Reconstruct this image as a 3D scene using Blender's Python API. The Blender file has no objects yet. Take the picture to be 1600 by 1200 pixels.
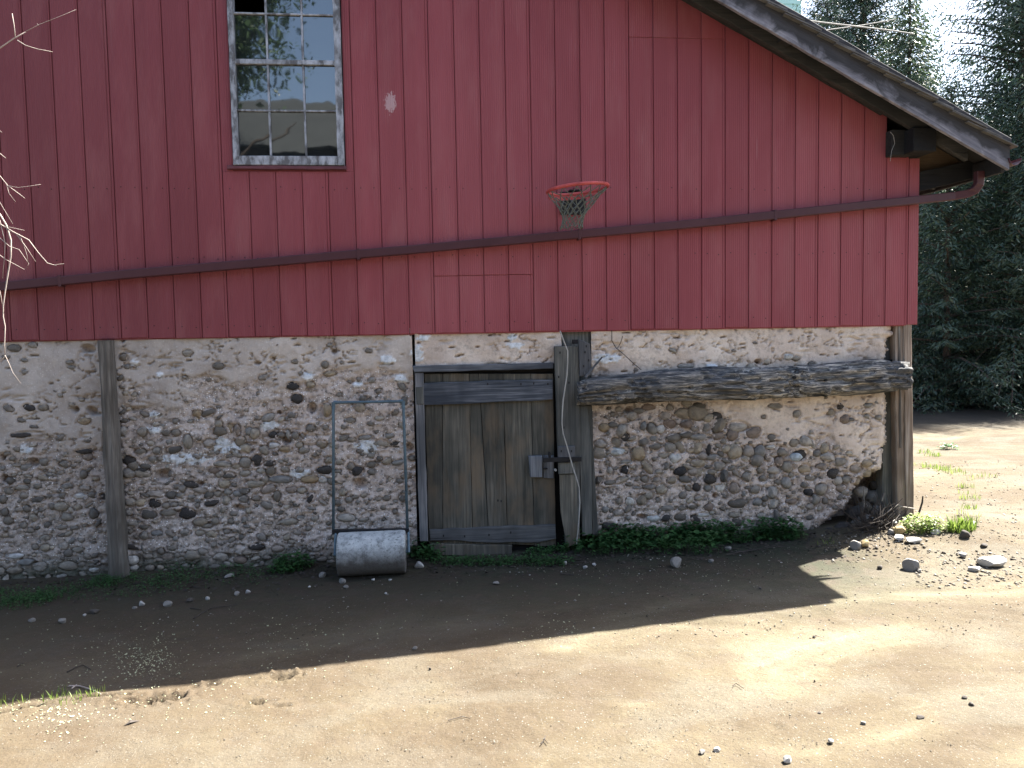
import bpy, bmesh, math, random
import numpy as np
from mathutils import Vector, Matrix
random.seed(7); RNG = np.random.default_rng(11)
S = bpy.context.scene; C = S.collection

# ---------------------------------------------------------------- camera, sky, sun, exposure
CP = np.array([3.00345, -6.49218, -0.00623]); YAW, PITCH, ROLL, FPX = 0.1020516, 0.0647784, -0.0178093, 1239.728
def cam_axes():
    cy, sy = math.cos(YAW), math.sin(YAW)
    f = np.array([sy*math.cos(PITCH), cy*math.cos(PITCH), -math.sin(PITCH)])
    r = np.array([cy, -sy, 0]); u = np.cross(r, f)
    return r*math.cos(ROLL)+u*math.sin(ROLL), -r*math.sin(ROLL)+u*math.cos(ROLL), f
CR, CU, CF = cam_axes()
cam = bpy.data.cameras.new('camera'); co = bpy.data.objects.new('camera', cam); C.objects.link(co)
m = Matrix.Identity(4)
for i in range(3):
    m[i][0], m[i][1], m[i][2], m[i][3] = CR[i], CU[i], -CF[i], CP[i]
co.matrix_world = m
cam.sensor_width = 36; cam.lens = FPX/1600*36; cam.clip_end = 1000; cam.clip_start = .05
S.camera = co
S.render.resolution_x, S.render.resolution_y = 1024, 768

SUN = Vector((.652, .347, 1.0)).normalized()
w = bpy.data.worlds.new('World'); S.world = w; w.use_nodes = True
sky = w.node_tree.nodes.new('ShaderNodeTexSky'); sky.sky_type = 'NISHITA'; sky.sun_disc = False; sky.dust_density = 2.5; sky.ozone_density = .8
sky.sun_elevation = math.asin(SUN.z); sky.sun_rotation = math.atan2(SUN.x, SUN.y)
bg = w.node_tree.nodes['Background']; bg.inputs[1].default_value = .062
w.node_tree.links.new(sky.outputs[0], bg.inputs[0])
sl = bpy.data.lights.new('sun', 'SUN'); sl.energy = 5.0; sl.angle = math.radians(.5); sl.color = (1, .95, .86)
so = bpy.data.objects.new('sun', sl); C.objects.link(so)
so.rotation_euler = SUN.to_track_quat('Z', 'Y').to_euler()
S.view_settings.view_transform = 'Standard'; S.view_settings.look = 'None'
S.view_settings.exposure = 2.82; S.view_settings.gamma = 1; S.view_settings.use_curve_mapping = False

# ---------------------------------------------------------------- photograph pixel -> place on a plane y = const
def ray(u, v): return CF+CR*(u-800)/FPX-CU*(v-600)/FPX
def W(u, v, y=0.0):
    d = ray(u, v); t = (y-CP[1])/d[1]; return CP+t*d
# numpy gradient noise
_P = RNG.permutation(4096); _G = RNG.normal(size=(4096, 2)); _G /= np.linalg.norm(_G, axis=1)[:, None]
def pn(x, y, seed=0):
    x = np.asarray(x, float); y = np.asarray(y, float)
    xi = np.floor(x).astype(int); yi = np.floor(y).astype(int); xf = x-xi; yf = y-yi
    def g(ix, iy, dx, dy):
        h = _P[(_P[(ix+seed*131) & 4095]+iy) & 4095]; return _G[h, 0]*dx+_G[h, 1]*dy
    u = xf**3*(xf*(xf*6-15)+10); v = yf**3*(yf*(yf*6-15)+10)
    a = g(xi, yi, xf, yf); b = g(xi+1, yi, xf-1, yf); c = g(xi, yi+1, xf, yf-1); d = g(xi+1, yi+1, xf-1, yf-1)
    return (a+(b-a)*u)+((c+(d-c)*u)-(a+(b-a)*u))*v
def fbm(x, y, o=4, seed=0):
    s = 0; a = 1
    for i in range(o):
        s = s+a*pn(x*2**i, y*2**i, seed+i); a *= .5
    return s
def sm(a, b, x):
    t = np.clip((x-a)/(b-a), 0, 1); return t*t*(3-2*t)

# ground height
def gz(x, y):
    x = np.asarray(x, float); y = np.asarray(y, float)
    z = -1.875+.02*(x-3)*.6*np.exp(-(x-3)**2/60)
    z = z+.13*np.exp(-((x-7.3)/1.0)**2-(y/.7)**2)+.03*np.exp(-((y-.05)/.3)**2)*(np.abs(x-3)<6)
    z = z+.012*fbm(x*.7, y*.7, 3, 3)+.004*fbm(x*6, y*6, 3, 9)
    return z
def G(u, v):
    d = ray(u, v); t = 3.0
    for i in range(60):
        p = CP+t*d; t += (p[2]-float(gz(p[0], p[1])))*2.0
        if abs(p[2]-float(gz(p[0], p[1]))) < 1e-4: break
    return CP+t*d

# ---------------------------------------------------------------- object helpers
def link(o, parent=None, label=None, cat=None, group=None, kind=None):
    if o.name not in C.objects: C.objects.link(o)
    if parent is not None: o.parent = parent
    if label: o['label'] = label
    if cat: o['category'] = cat
    if group: o['group'] = group
    if kind: o['kind'] = kind
    return o
def mk(name, V, F, mat=None, parent=None, smooth=False, **kw):
    me = bpy.data.meshes.new(name); me.from_pydata([tuple(map(float, p)) for p in V], [], F); me.update()
    if smooth: me.shade_smooth()
    if mat: me.materials.append(mat)
    return link(bpy.data.objects.new(name, me), parent, **kw)
def mkq(name, V, Q, mat, parent=None, smooth=False, attr=None, **kw):
    """fast mesh from numpy verts and same-size faces"""
    V = np.asarray(V, np.float32); Q = np.asarray(Q, np.int32); n = Q.shape[1]
    me = bpy.data.meshes.new(name)
    me.vertices.add(len(V)); me.vertices.foreach_set('co', V.ravel())
    me.loops.add(Q.size); me.loops.foreach_set('vertex_index', Q.ravel())
    me.polygons.add(len(Q)); me.polygons.foreach_set('loop_start', np.arange(0, Q.size, n, dtype=np.int32))
    me.update(calc_edges=True); me.validate()
    if smooth: me.shade_smooth()
    if attr is not None:
        a = me.color_attributes.new('mask', 'FLOAT_COLOR', 'POINT'); a.data.foreach_set('color', np.asarray(attr, np.float32).ravel())
    me.materials.append(mat)
    return link(bpy.data.objects.new(name, me), parent, **kw)
def empty(name, loc, label=None, cat=None, group=None, kind=None):
    o = bpy.data.objects.new(name, None); o.location = loc; o.empty_display_size = .1
    return link(o, None, label, cat, group, kind)
def put(o, parent):
    """parent o keeping its world place (parents are never rotated or scaled here)"""
    o.parent = parent; o.location = Vector(o.location)-parent_loc(parent); return o
def parent_loc(p):
    v = Vector((0, 0, 0))
    while p is not None: v += Vector(p.location); p = p.parent
    return v
class MB:
    def __init__(s): s.V = []; s.F = []
    def add(s, V, F):
        b = len(s.V); s.V += [tuple(map(float, p)) for p in V]; s.F += [tuple(i+b for i in f) for f in F]
    def box(s, x0, x1, y0, y1, z0, z1):
        s.add([(x0,y0,z0),(x1,y0,z0),(x1,y1,z0),(x0,y1,z0),(x0,y0,z1),(x1,y0,z1),(x1,y1,z1),(x0,y1,z1)],
              [(0,3,2,1),(4,5,6,7),(0,1,5,4),(1,2,6,5),(2,3,7,6),(3,0,4,7)])
    def tube(s, pts, r, n=6, cap=True):
        pts = [Vector(p) for p in pts]; rr = r if hasattr(r, '__len__') else [r]*len(pts)
        V = []; up = Vector((.13, .31, .94))
        for i, p in enumerate(pts):
            t = (pts[min(i+1, len(pts)-1)]-pts[max(i-1, 0)]).normalized()
            a = t.cross(up); a = a.normalized() if a.length > 1e-3 else t.cross(Vector((1, 0, 0))).normalized(); b = t.cross(a)
            for k in range(n):
                q = 2*math.pi*k/n; V.append(p+(a*math.cos(q)+b*math.sin(q))*rr[i])
        F = [(i*n+k, i*n+(k+1) % n, (i+1)*n+(k+1) % n, (i+1)*n+k) for i in range(len(pts)-1) for k in range(n)]
        if cap: F += [tuple(range(n-1, -1, -1)), tuple((len(pts)-1)*n+k for k in range(n))]
        s.add(V, F)
    def build(s, name, mat, parent=None, smooth=False, bevel=0, **kw):
        o = mk(name, s.V, s.F, mat, parent, smooth, **kw)
        if bevel:
            bm = bmesh.new(); bm.from_mesh(o.data); bmesh.ops.bevel(bm, geom=bm.edges[:], offset=bevel, segments=1, affect='EDGES'); bm.to_mesh(o.data); bm.free()
        return o
def plank(name, poly, yf, th, mat, parent, jit=.0015, bev=.004, seg=.09, **kw):
    """a board seen from the front: poly = world (x, z) corners; edges are a little ragged, the front is chamfered"""
    P = []
    n = len(poly)
    for i in range(n):
        a = np.array(poly[i]); b = np.array(poly[(i+1) % n]); L = np.linalg.norm(b-a); k = max(1, int(L/seg)); d = (b-a)/max(L, 1e-6); nn = np.array([-d[1], d[0]])
        for j in range(k): P.append(a+(b-a)*j/k+(nn*random.gauss(0, jit) if j else 0))
    P = np.array(P); n = len(P)
    area = .5*np.sum(P[:, 0]*np.roll(P[:, 1], -1)-np.roll(P[:, 0], -1)*P[:, 1])
    if area < 0: P = P[::-1]
    pr = np.roll(P, 1, 0); nx = np.roll(P, -1, 0)
    e1 = P-pr; e2 = nx-P; e1 /= np.linalg.norm(e1, axis=1)[:, None]; e2 /= np.linalg.norm(e2, axis=1)[:, None]
    n1 = np.stack([-e1[:, 1], e1[:, 0]], 1); n2 = np.stack([-e2[:, 1], e2[:, 0]], 1)
    nm = (n1+n2); nm /= np.maximum(np.sum(nm*n1, axis=1, keepdims=True), .5)
    I = P+nm*bev
    V = [(p[0], yf, p[1]) for p in I]+[(p[0], yf+bev, p[1]) for p in P]+[(p[0], yf+th, p[1]) for p in P]
    F = [tuple(range(n))]+[(n+i, n+(i+1) % n, (i+1) % n, i) for i in range(n)]+[(2*n+i, 2*n+(i+1) % n, n+(i+1) % n, n+i) for i in range(n)]+[tuple(3*n-1-i for i in range(n))]
    return mk(name, V, F, mat, parent, **kw)
def px(*pts, y=0.0): return [(lambda p: (p[0], p[2]))(W(u, v, y)) for u, v in pts]
def rect(x0, x1, z0, z1): return [(x0, z0), (x1, z0), (x1, z1), (x0, z1)]

# ---------------------------------------------------------------- materials
def sc(r, g, b):   # sRGB 0-255 -> linear
    return tuple(((c/255+.055)/1.055)**2.4 if c/255 > .04045 else c/255/12.92 for c in (r, g, b))+(1,)
class NT:
    def __init__(s, name):
        s.m = bpy.data.materials.new(name); s.m.use_nodes = True; s.t = s.m.node_tree; s.b = s.t.nodes['Principled BSDF']
        s.tc = s.t.nodes.new('ShaderNodeTexCoord').outputs['Object']
        s.b.inputs['Specular IOR Level'].default_value = .25
    def n(s, ty, **k):
        n = s.t.nodes.new(ty)
        for a, v in k.items(): setattr(n, a, v)
        return n
    def l(s, a, b): s.t.links.new(a, b)
    def map(s, scale=(1, 1, 1), loc=(0, 0, 0), src=None, rnd=False):
        mp = s.n('ShaderNodeMapping'); mp.inputs['Scale'].default_value = scale; mp.inputs['Location'].default_value = loc
        s.l(src or s.tc, mp.inputs[0])
        if rnd:
            oi = s.n('ShaderNodeObjectInfo'); ad = s.n('ShaderNodeVectorMath', operation='MULTIPLY_ADD')
            cb = s.n('ShaderNodeCombineXYZ'); mm = s.math('MULTIPLY', oi.outputs['Random'], 37.0)
            for i in range(3): s.l(mm, cb.inputs[i])
            ad2 = s.n('ShaderNodeVectorMath', operation='ADD'); s.l(mp.outputs[0], ad2.inputs[0]); s.l(cb.outputs[0], ad2.inputs[1]); return ad2.outputs[0]
        return mp.outputs[0]
    def math(s, op, a, b=None, c=None, clamp=False):
        n = s.n('ShaderNodeMath', operation=op, use_clamp=clamp)
        for i, v in enumerate((a, b, c)):
            if v is None: continue
            if isinstance(v, (int, float)): n.inputs[i].default_value = v
            else: s.l(v, n.inputs[i])
        return n.outputs[0]
    def noise(s, vec, scale, det=4, rough=.55, dist=0):
        n = s.n('ShaderNodeTexNoise'); n.inputs['Scale'].default_value = scale; n.inputs['Detail'].default_value = det; n.inputs['Roughness'].default_value = rough; n.inputs['Distortion'].default_value = dist
        s.l(vec, n.inputs['Vector']); return n.outputs[0]
    def voro(s, vec, scale, feat='F1', out='Distance'):
        n = s.n('ShaderNodeTexVoronoi', feature=feat); n.inputs['Scale'].default_value = scale; s.l(vec, n.inputs['Vector']); return n.outputs[out]
    def ramp(s, f, stops, interp='LINEAR'):
        n = s.n('ShaderNodeValToRGB'); r = n.color_ramp; r.interpolation = interp
        while len(r.elements) < len(stops): r.elements.new(.5)
        for e, (p, c) in zip(r.elements, stops):
            e.position = p; e.color = c if hasattr(c, '__len__') else (c, c, c, 1)
        s.l(f, n.inputs[0]); return n.outputs[0]
    def mix(s, f, a, b, mode='MIX'):
        n = s.n('ShaderNodeMix', data_type='RGBA', blend_type=mode)
        for i, v in ((0, f), (6, a), (7, b)):
            if isinstance(v, (int, float)): n.inputs[i].default_value = v
            elif isinstance(v, tuple): n.inputs[i].default_value = v
            else: s.l(v, n.inputs[i])
        return n.outputs[2]
    def bump(s, h, strength=.5, dist=.01, nrm=None):
        n = s.n('ShaderNodeBump'); n.inputs['Strength'].default_value = strength; n.inputs['Distance'].default_value = dist
        s.l(h, n.inputs['Height'])
        if nrm: s.l(nrm, n.inputs['Normal'])
        return n.outputs[0]
    def done(s, col=None, rough=.85, nrm=None, metal=0):
        if col is not None:
            if isinstance(col, tuple): s.b.inputs['Base Color'].default_value = col
            else: s.l(col, s.b.inputs['Base Color'])
        if isinstance(rough, (int, float)): s.b.inputs['Roughness'].default_value = rough
        else: s.l(rough, s.b.inputs['Roughness'])
        if nrm: s.l(nrm, s.b.inputs['Normal'])
        s.b.inputs['Metallic'].default_value = metal
        return s.m
def c3(r, g, b): return (r, g, b, 1)
def wood(name, dark, mid, light, axis=2, rnd=True, rough=.85, knots=False, bump=.6, stain=None):
    t = NT(name); sca = [26, 26, 26]; sca[axis] = 1.1
    v = t.map(tuple(sca), rnd=rnd)
    g = t.noise(v, 1.0, 6, .65, .6); g2 = t.noise(t.map(tuple(x*3.2 for x in sca), rnd=rnd), 1.0, 3, .6)
    big = t.noise(t.map((2.2, 2.2, 1.4), rnd=rnd), 1.0, 3, .6)
    f = t.math('ADD', t.math('MULTIPLY', g, .62), t.math('MULTIPLY', g2, .38))
    c = t.ramp(f, [(.3, dark), (.48, mid), (.66, light)])
    c = t.mix(t.ramp(big, [(.38, .75), (.62, 0.0)]), c, dark)
    if stain: c = t.mix(t.ramp(t.noise(t.map((3, 3, 1.2), loc=(5, 3, 1), rnd=rnd), 1.6, 4, .6), [(.5, 0.0), (.68, .8)]), c, stain)
    hsv = t.n('ShaderNodeHueSaturation'); oi = t.n('ShaderNodeObjectInfo'); t.l(t.math('MULTIPLY_ADD', oi.outputs['Random'], .5, .72), hsv.inputs['Value']); t.l(c, hsv.inputs['Color'])
    crack = t.ramp(g, [(.30, 0.0), (.40, 1.0)])
    nr = t.bump(crack, .7, .006); nr = t.bump(f, bump, .006, nr)
    return t.done(hsv.outputs[0] if rnd else c, rough, nr)

def m_siding():
    t = NT('barn_red_paint')
    sx = t.n('ShaderNodeSeparateXYZ'); t.l(t.tc, sx.inputs[0])
    ph = t.math('MULTIPLY', sx.outputs[0], 2*math.pi/.0169)
    s1 = t.math('SINE', ph)
    grain = t.noise(t.map((60, 60, 2.0)), 1.0, 5, .65)
    big = t.noise(t.map((.5, .5, .35)), 1.0, 4, .6, .5)
    streak = t.noise(t.map((9, 9, .5)), 1.0, 4, .6)
    a = t.ramp(big, [(.3, c3(.225, .050, .061)), (.5, c3(.265, .062, .074)), (.72, c3(.31, .082, .095))])
    c = t.mix(t.ramp(streak, [(.42, .2), (.62, 0.0)]), a, c3(.17, .036, .043))
    c = t.mix(t.ramp(s1, [(.0, 0.0), (1, .0)]), c, c3(.1, .03, .04))
    c = t.mix(t.ramp(grain, [(.56, 0.0), (.78, .3)]), c, c3(.34, .16, .17))
    # dimmer light toward the left end of the wall, painted into the colour, and a scuffed-off spot beside the window
    left = t.math('SUBTRACT', 1.0, t.math('DIVIDE', t.math('ADD', sx.outputs[0], t.math('MULTIPLY', big, 1.6)), 3.4), clamp=True)
    c = t.mix(t.math('MULTIPLY', left, .55), c, c3(.095, .034, .036))
    sp = t.n('ShaderNodeVectorMath', operation='SUBTRACT'); t.l(t.tc, sp.inputs[0]); sp.inputs[1].default_value = (2.738, 0, 1.834)
    sp2 = t.n('ShaderNodeVectorMath', operation='MULTIPLY'); t.l(sp.outputs[0], sp2.inputs[0]); sp2.inputs[1].default_value = (1/.05, 0, 1/.085)
    ln = t.n('ShaderNodeVectorMath', operation='LENGTH'); t.l(sp2.outputs[0], ln.inputs[0])
    sn = t.noise(t.map((90, 90, 40)), 1.0, 3, .6)
    sf = t.math('GREATER_THAN', t.math('SUBTRACT', t.math('MULTIPLY', sn, 2.2), ln.outputs['Value']), .28)
    c = t.mix(t.math('MULTIPLY', sf, .62), c, c3(.55, .42, .43))
    # a few long pale scratches
    scn = t.noise(t.map((40, 40, .9), loc=(3, 0, 7)), 1.0, 2, .5)
    c = t.mix(t.ramp(scn, [(.775, 0.0), (.79, .5)]), c, c3(.5, .35, .36))
    oi = t.n('ShaderNodeObjectInfo'); hs = t.n('ShaderNodeHueSaturation'); t.l(t.math('MULTIPLY_ADD', oi.outputs['Random'],   .10, .96), hs.inputs['Value']); t.l(c, hs.inputs['Color']); c = hs.outputs[0]
    fade = t.noise(t.map((5, 5, 1.2), rnd=True), 1.0, 4, .6); c = t.mix(t.ramp(fade, [(.5, 0.0), (.7, .22)]), c, c3(.36, .15, .15))
    h = t.math('ADD', t.math('MULTIPLY', s1, .5), t.math('MULTIPLY', grain, .8))
    nr = t.bump(h, .5, .0025)
    return t.done(c, .62, nr)
M = {}
M['siding'] = m_siding()
def simple(name, col, rough=.8, var=.25, scale=12, bump=.3, metal=0, bd=.004):
    t = NT(name); n = t.noise(t.map(rnd=True), scale, 5, .6)
    c = t.mix(t.ramp(n, [(.3, 1.0), (.7, 0.0)]), tuple(x*(1+var) for x in col[:3])+(1,), tuple(x*(1-var) for x in col[:3])+(1,))
    return t.done(c, rough, t.bump(n, bump, bd), metal)
M['red_trim'] = simple('dull_red_trim', c3(.12, .045, .055), .6)
M['pipe_red'] = simple('drainpipe_red_enamel', c3(.075, .030, .036), .42, .12, 3)
M['dark'] = simple('dark_interior', c3(.012, .012, .013), .95)
M['door_wood'] = wood('weathered_door_wood', c3(0.041, 0.041, 0.035), c3(0.101, 0.096, 0.080), c3(0.210, 0.188, 0.153), stain=c3(0.149, 0.113, 0.076))
M['rail_v'] = wood('grey_block_wood', c3(.06, .065, .075), c3(.15, .16, .175), c3(.32, .33, .35))
M['rail_low'] = wood('grey_bottom_rail', c3(.05, .052, .055), c3(.11, .112, .115), c3(.2, .2, .2), axis=0)
M['rail_dark'] = wood('dark_blue_top_rail', c3(.022, .027, .036), c3(.065, .073, .088), c3(.2, .21, .235), axis=0)
M['rail_wood'] = wood('bluish_weathered_rail', c3(.035, .04, .052), c3(.10, .11, .125), c3(.26, .27, .30), axis=0)
M['jamb_wood'] = wood('grey_jamb_wood', c3(0.057, 0.061, 0.067), c3(0.132, 0.132, 0.140), c3(0.252, 0.248, 0.248))
M['post_wood'] = wood('dark_post_wood', c3(0.046, 0.049, 0.048), c3(0.108, 0.110, 0.101), c3(0.247, 0.235, 0.211))
M['brown_wood'] = wood('brown_corner_post', c3(0.112, 0.083, 0.060), c3(0.255, 0.195, 0.150), c3(0.510, 0.450, 0.390))
M['pole_wood'] = wood('grey_brown_pole', c3(0.075, 0.067, 0.056), c3(0.200, 0.178, 0.156), c3(0.416, 0.386, 0.342))
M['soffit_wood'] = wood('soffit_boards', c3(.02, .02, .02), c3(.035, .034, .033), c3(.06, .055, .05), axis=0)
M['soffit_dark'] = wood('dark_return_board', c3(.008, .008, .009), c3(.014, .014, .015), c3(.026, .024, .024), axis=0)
M['ply'] = wood('plywood_tan', c3(0.054, 0.038, 0.025), c3(0.086, 0.061, 0.041), c3(0.122, 0.090, 0.059), axis=0)
M['shingle'] = simple('grey_shingle', c3(.13, .125, .12), .9, .4, 8, .5)
M['rake_dark'] = wood('rake_board_dark', c3(.02, .02, .024), c3(.04, .04, .046), c3(.09, .09, .095), axis=0, rnd=False)
def m_rake():
    t = NT('rake_board_pale')
    s0 = t.n('ShaderNodeSeparateXYZ'); t.l(t.tc, s0.inputs[0]); cv = t.n('ShaderNodeCombineXYZ')
    t.l(t.math('SUBTRACT', t.math('MULTIPLY', s0.outputs[0], 1.9), t.math('MULTIPLY', s0.outputs[2], 1.0)), cv.inputs[0]); t.l(t.math('ADD', t.math('MULTIPLY', s0.outputs[2], 25.0), t.math('MULTIPLY', s0.outputs[0], 13.1)), cv.inputs[2])
    g = t.noise(cv.outputs[0], 1.0, 6, .65, .5)
    b = t.noise(t.map((2.5, 2.5, 2.5)), 1.2, 5, .6, 1.0)
    c = t.ramp(g, [(.3, c3(.09, .09, .105)), (.5, c3(.24, .235, .27)), (.68, c3(.40, .39, .43))])
    sx = t.n('ShaderNodeSeparateXYZ'); t.l(t.tc, sx.inputs[0])
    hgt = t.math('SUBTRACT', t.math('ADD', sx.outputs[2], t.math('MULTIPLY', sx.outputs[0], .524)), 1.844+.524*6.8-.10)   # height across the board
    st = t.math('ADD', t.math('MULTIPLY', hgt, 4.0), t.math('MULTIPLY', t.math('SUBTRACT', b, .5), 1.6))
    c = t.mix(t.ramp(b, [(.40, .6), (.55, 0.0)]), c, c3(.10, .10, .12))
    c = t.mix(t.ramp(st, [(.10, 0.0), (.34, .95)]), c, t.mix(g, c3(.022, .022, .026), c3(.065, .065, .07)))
    return t.done(c, .85, t.bump(g, .5, .006))
M['rake'] = m_rake()
def m_window_paint():
    t = NT('peeling_window_paint'); n = t.noise(t.map((14, 14, 6)), 1.5, 6, .65); n2 = t.noise(t.map(), 6, 4, .6)
    c = t.ramp(n, [(.42, c3(0.122, 0.122, 0.130)), (.5, c3(0.259, 0.274, 0.302)), (.62, c3(0.418, 0.439, 0.490))])
    c = t.mix(t.ramp(n2, [(.5, 0.0), (.7, .6)]), c, c3(.25, .26, .29))
    return t.done(c, .75, t.bump(n, .5, .003))
M['wpaint'] = m_window_paint()
def m_glass():
    t = NT('old_window_glass'); n = t.noise(t.map((1, 1, 1)), 3.0, 2, .5); n2 = t.noise(t.map(), 9, 4, .6)
    t.b.inputs['IOR'].default_value = 2.45; t.b.inputs['Specular IOR Level'].default_value = .5
    return t.done(c3(.012, .016, .018), .025, t.bump(n, .06, .02))
M['glass'] = m_glass()
def m_mortar():
    t = NT('rubble_mortar'); at = t.n('ShaderNodeAttribute', attribute_name='mask'); sp = t.n('ShaderNodeSeparateColor'); t.l(at.outputs['Color'], sp.inputs[0])
    P, Wh, Mo = sp.outputs[0], sp.outputs[1], sp.outputs[2]
    n1 = t.noise(t.map(), 3.0, 6, .65, .4); n2 = t.noise(t.map(), 22, 5, .7); n3 = t.noise(t.map(), 90, 4, .7)
    rough = t.ramp(n1, [(.3, c3(.40, .332, .292)), (.5, c3(.53, .45, .40)), (.7, c3(.65, .56, .505))])
    rough = t.mix(t.ramp(n2, [(.40, .8), (.5, 0.0)]), rough, c3(.20, .17, .15))
    rough = t.mix(t.ramp(n2, [(.56, 0.0), (.7, .5)]), rough, c3(.56, .53, .51))
    pl = t.ramp(n1, [(.3, c3(.46, .375, .315)), (.5, c3(.60, .505, .43)), (.7, c3(.72, .63, .54))])
    pl = t.mix(t.ramp(n2, [(.36, .45), (.5, 0.0)]), pl, c3(.26, .215, .175))
    sxm = t.n('ShaderNodeSeparateXYZ'); t.l(t.tc, sxm.inputs[0])
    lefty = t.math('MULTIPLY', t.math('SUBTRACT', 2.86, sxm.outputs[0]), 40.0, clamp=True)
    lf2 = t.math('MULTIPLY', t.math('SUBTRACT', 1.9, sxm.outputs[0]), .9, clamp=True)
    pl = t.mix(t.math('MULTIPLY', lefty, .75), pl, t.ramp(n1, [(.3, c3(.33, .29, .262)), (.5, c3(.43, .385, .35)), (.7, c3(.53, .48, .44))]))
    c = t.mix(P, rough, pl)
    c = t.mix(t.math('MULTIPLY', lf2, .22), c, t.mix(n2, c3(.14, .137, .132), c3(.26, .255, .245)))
    c = t.mix(Wh, c, t.ramp(n2, [(.35, c3(.45, .48, .5)), (.6, c3(.74, .77, .8))]))
    v = t.voro(t.map(rnd=False), 62); vc = t.voro(t.map(), 62, out='Color')
    sp2 = t.n('ShaderNodeSeparateColor'); t.l(vc, sp2.inputs[0])
    spec = t.math('MULTIPLY', t.math('LESS_THAN', v, .29), t.math('GREATER_THAN', t.math('ADD', sp2.outputs[0], t.math('MULTIPLY', n1, .55)), .99))
    spec = t.math('MULTIPLY', spec, t.math('SUBTRACT', 1.0, t.math('MULTIPLY', P, .8)))
    c = t.mix(spec, c, c3(.85, .85, .84))
    v2 = t.voro(t.map((1, 1, 1.3)), 34); vc2 = t.voro(t.map((1, 1, 1.3)), 34, out='Color')
    s3 = t.n('ShaderNodeSeparateColor'); t.l(vc2, s3.inputs[0])
    peb = t.math('MULTIPLY', t.math('LESS_THAN', v2, .42), t.math('GREATER_THAN', s3.outputs[1], .72)); peb = t.math('MULTIPLY', peb, t.math('SUBTRACT', 1.0, t.math('MULTIPLY', P, .85)))
    c = t.mix(t.math('MULTIPLY', peb, .75), c, t.mix(s3.outputs[2], c3(.12, .11, .10), c3(.34, .31, .275)))
    c = t.mix(Mo, c, t.mix(t.ramp(n2, [(.4, 0.0), (.6, 1.0)]), c3(.04, .05, .03), c3(.075, .08, .06)))
    h = t.math('ADD', t.math('MULTIPLY', n2, 1.0), t.math('MULTIPLY', n3, .5))
    h = t.math('ADD', h, t.math('MULTIPLY', t.math('ADD', spec, peb), .25))
    ns = t.math('SUBTRACT', 1.0, t.math('MULTIPLY', P, .5))
    b = t.n('ShaderNodeBump'); b.inputs['Distance'].default_value = .014; t.l(ns, b.inputs['Strength']); t.l(h, b.inputs['Height'])
    return t.done(c, .93, b.outputs[0])
M['mortar'] = m_mortar()
def m_cobble(name, stops):
    t = NT(name); oi = t.n('ShaderNodeObjectInfo')
    base = t.ramp(oi.outputs['Random'], stops)
    n = t.noise(t.map(rnd=True), 1.6, 5, .6); n2 = t.noise(t.map(rnd=True), 7, 4, .7)
    c = t.mix(t.ramp(n, [(.35, .55), (.6, 0.0)]), base, c3(.06, .055, .05))
    c = t.mix(t.ramp(n2, [(.55, 0.0), (.75, .4)]), c, c3(.36, .34, .32))
    return t.done(c, .8, t.bump(n2, .35, .06))
M['cobble'] = m_cobble('field_cobble', [(0, c3(0.083, 0.076, 0.067)), (.16, c3(0.230, 0.212, 0.189)), (.34, c3(0.312, 0.277, 0.227)), (.48, c3(0.114, 0.100, 0.084)), (.6, c3(0.394, 0.330, 0.243)), (.72, c3(0.188, 0.189, 0.185)), (.84, c3(0.408, 0.371, 0.325)), (1, c3(0.189, 0.137, 0.106))])
M['cobble_dark'] = m_cobble('dark_cobble', [(0, c3(0.022, 0.022, 0.024)), (1, c3(0.049, 0.042, 0.037))])
M['cobble_tan'] = m_cobble('tan_cobble', [(0, c3(0.300, 0.220, 0.130)), (1, c3(0.360, 0.290, 0.200))])
M['cobble_pale'] = m_cobble('pale_cobble', [(0, c3(0.504, 0.504, 0.504)), (.5, c3(0.600, 0.564, 0.504)), (1, c3(0.456, 0.516, 0.552))])
def m_small():
    t = NT('small_cobble_mix'); g = t.n('ShaderNodeNewGeometry')
    base = t.ramp(g.outputs['Random Per Island'], [(0, c3(0.106, 0.097, 0.085)), (.3, c3(0.240, 0.211, 0.179)), (.5, c3(0.168, 0.151, 0.129)), (.7, c3(0.310, 0.267, 0.211)), (.85, c3(0.210, 0.206, 0.194)), (1, c3(0.422, 0.368, 0.295))])
    n = t.noise(t.map(), 30, 4, .65)
    c = t.mix(t.ramp(n, [(.35, .5), (.6, 0.0)]), base, c3(.06, .055, .05))
    return t.done(c, .82, t.bump(n, .4, .006))
M['small'] = m_small()
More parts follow.
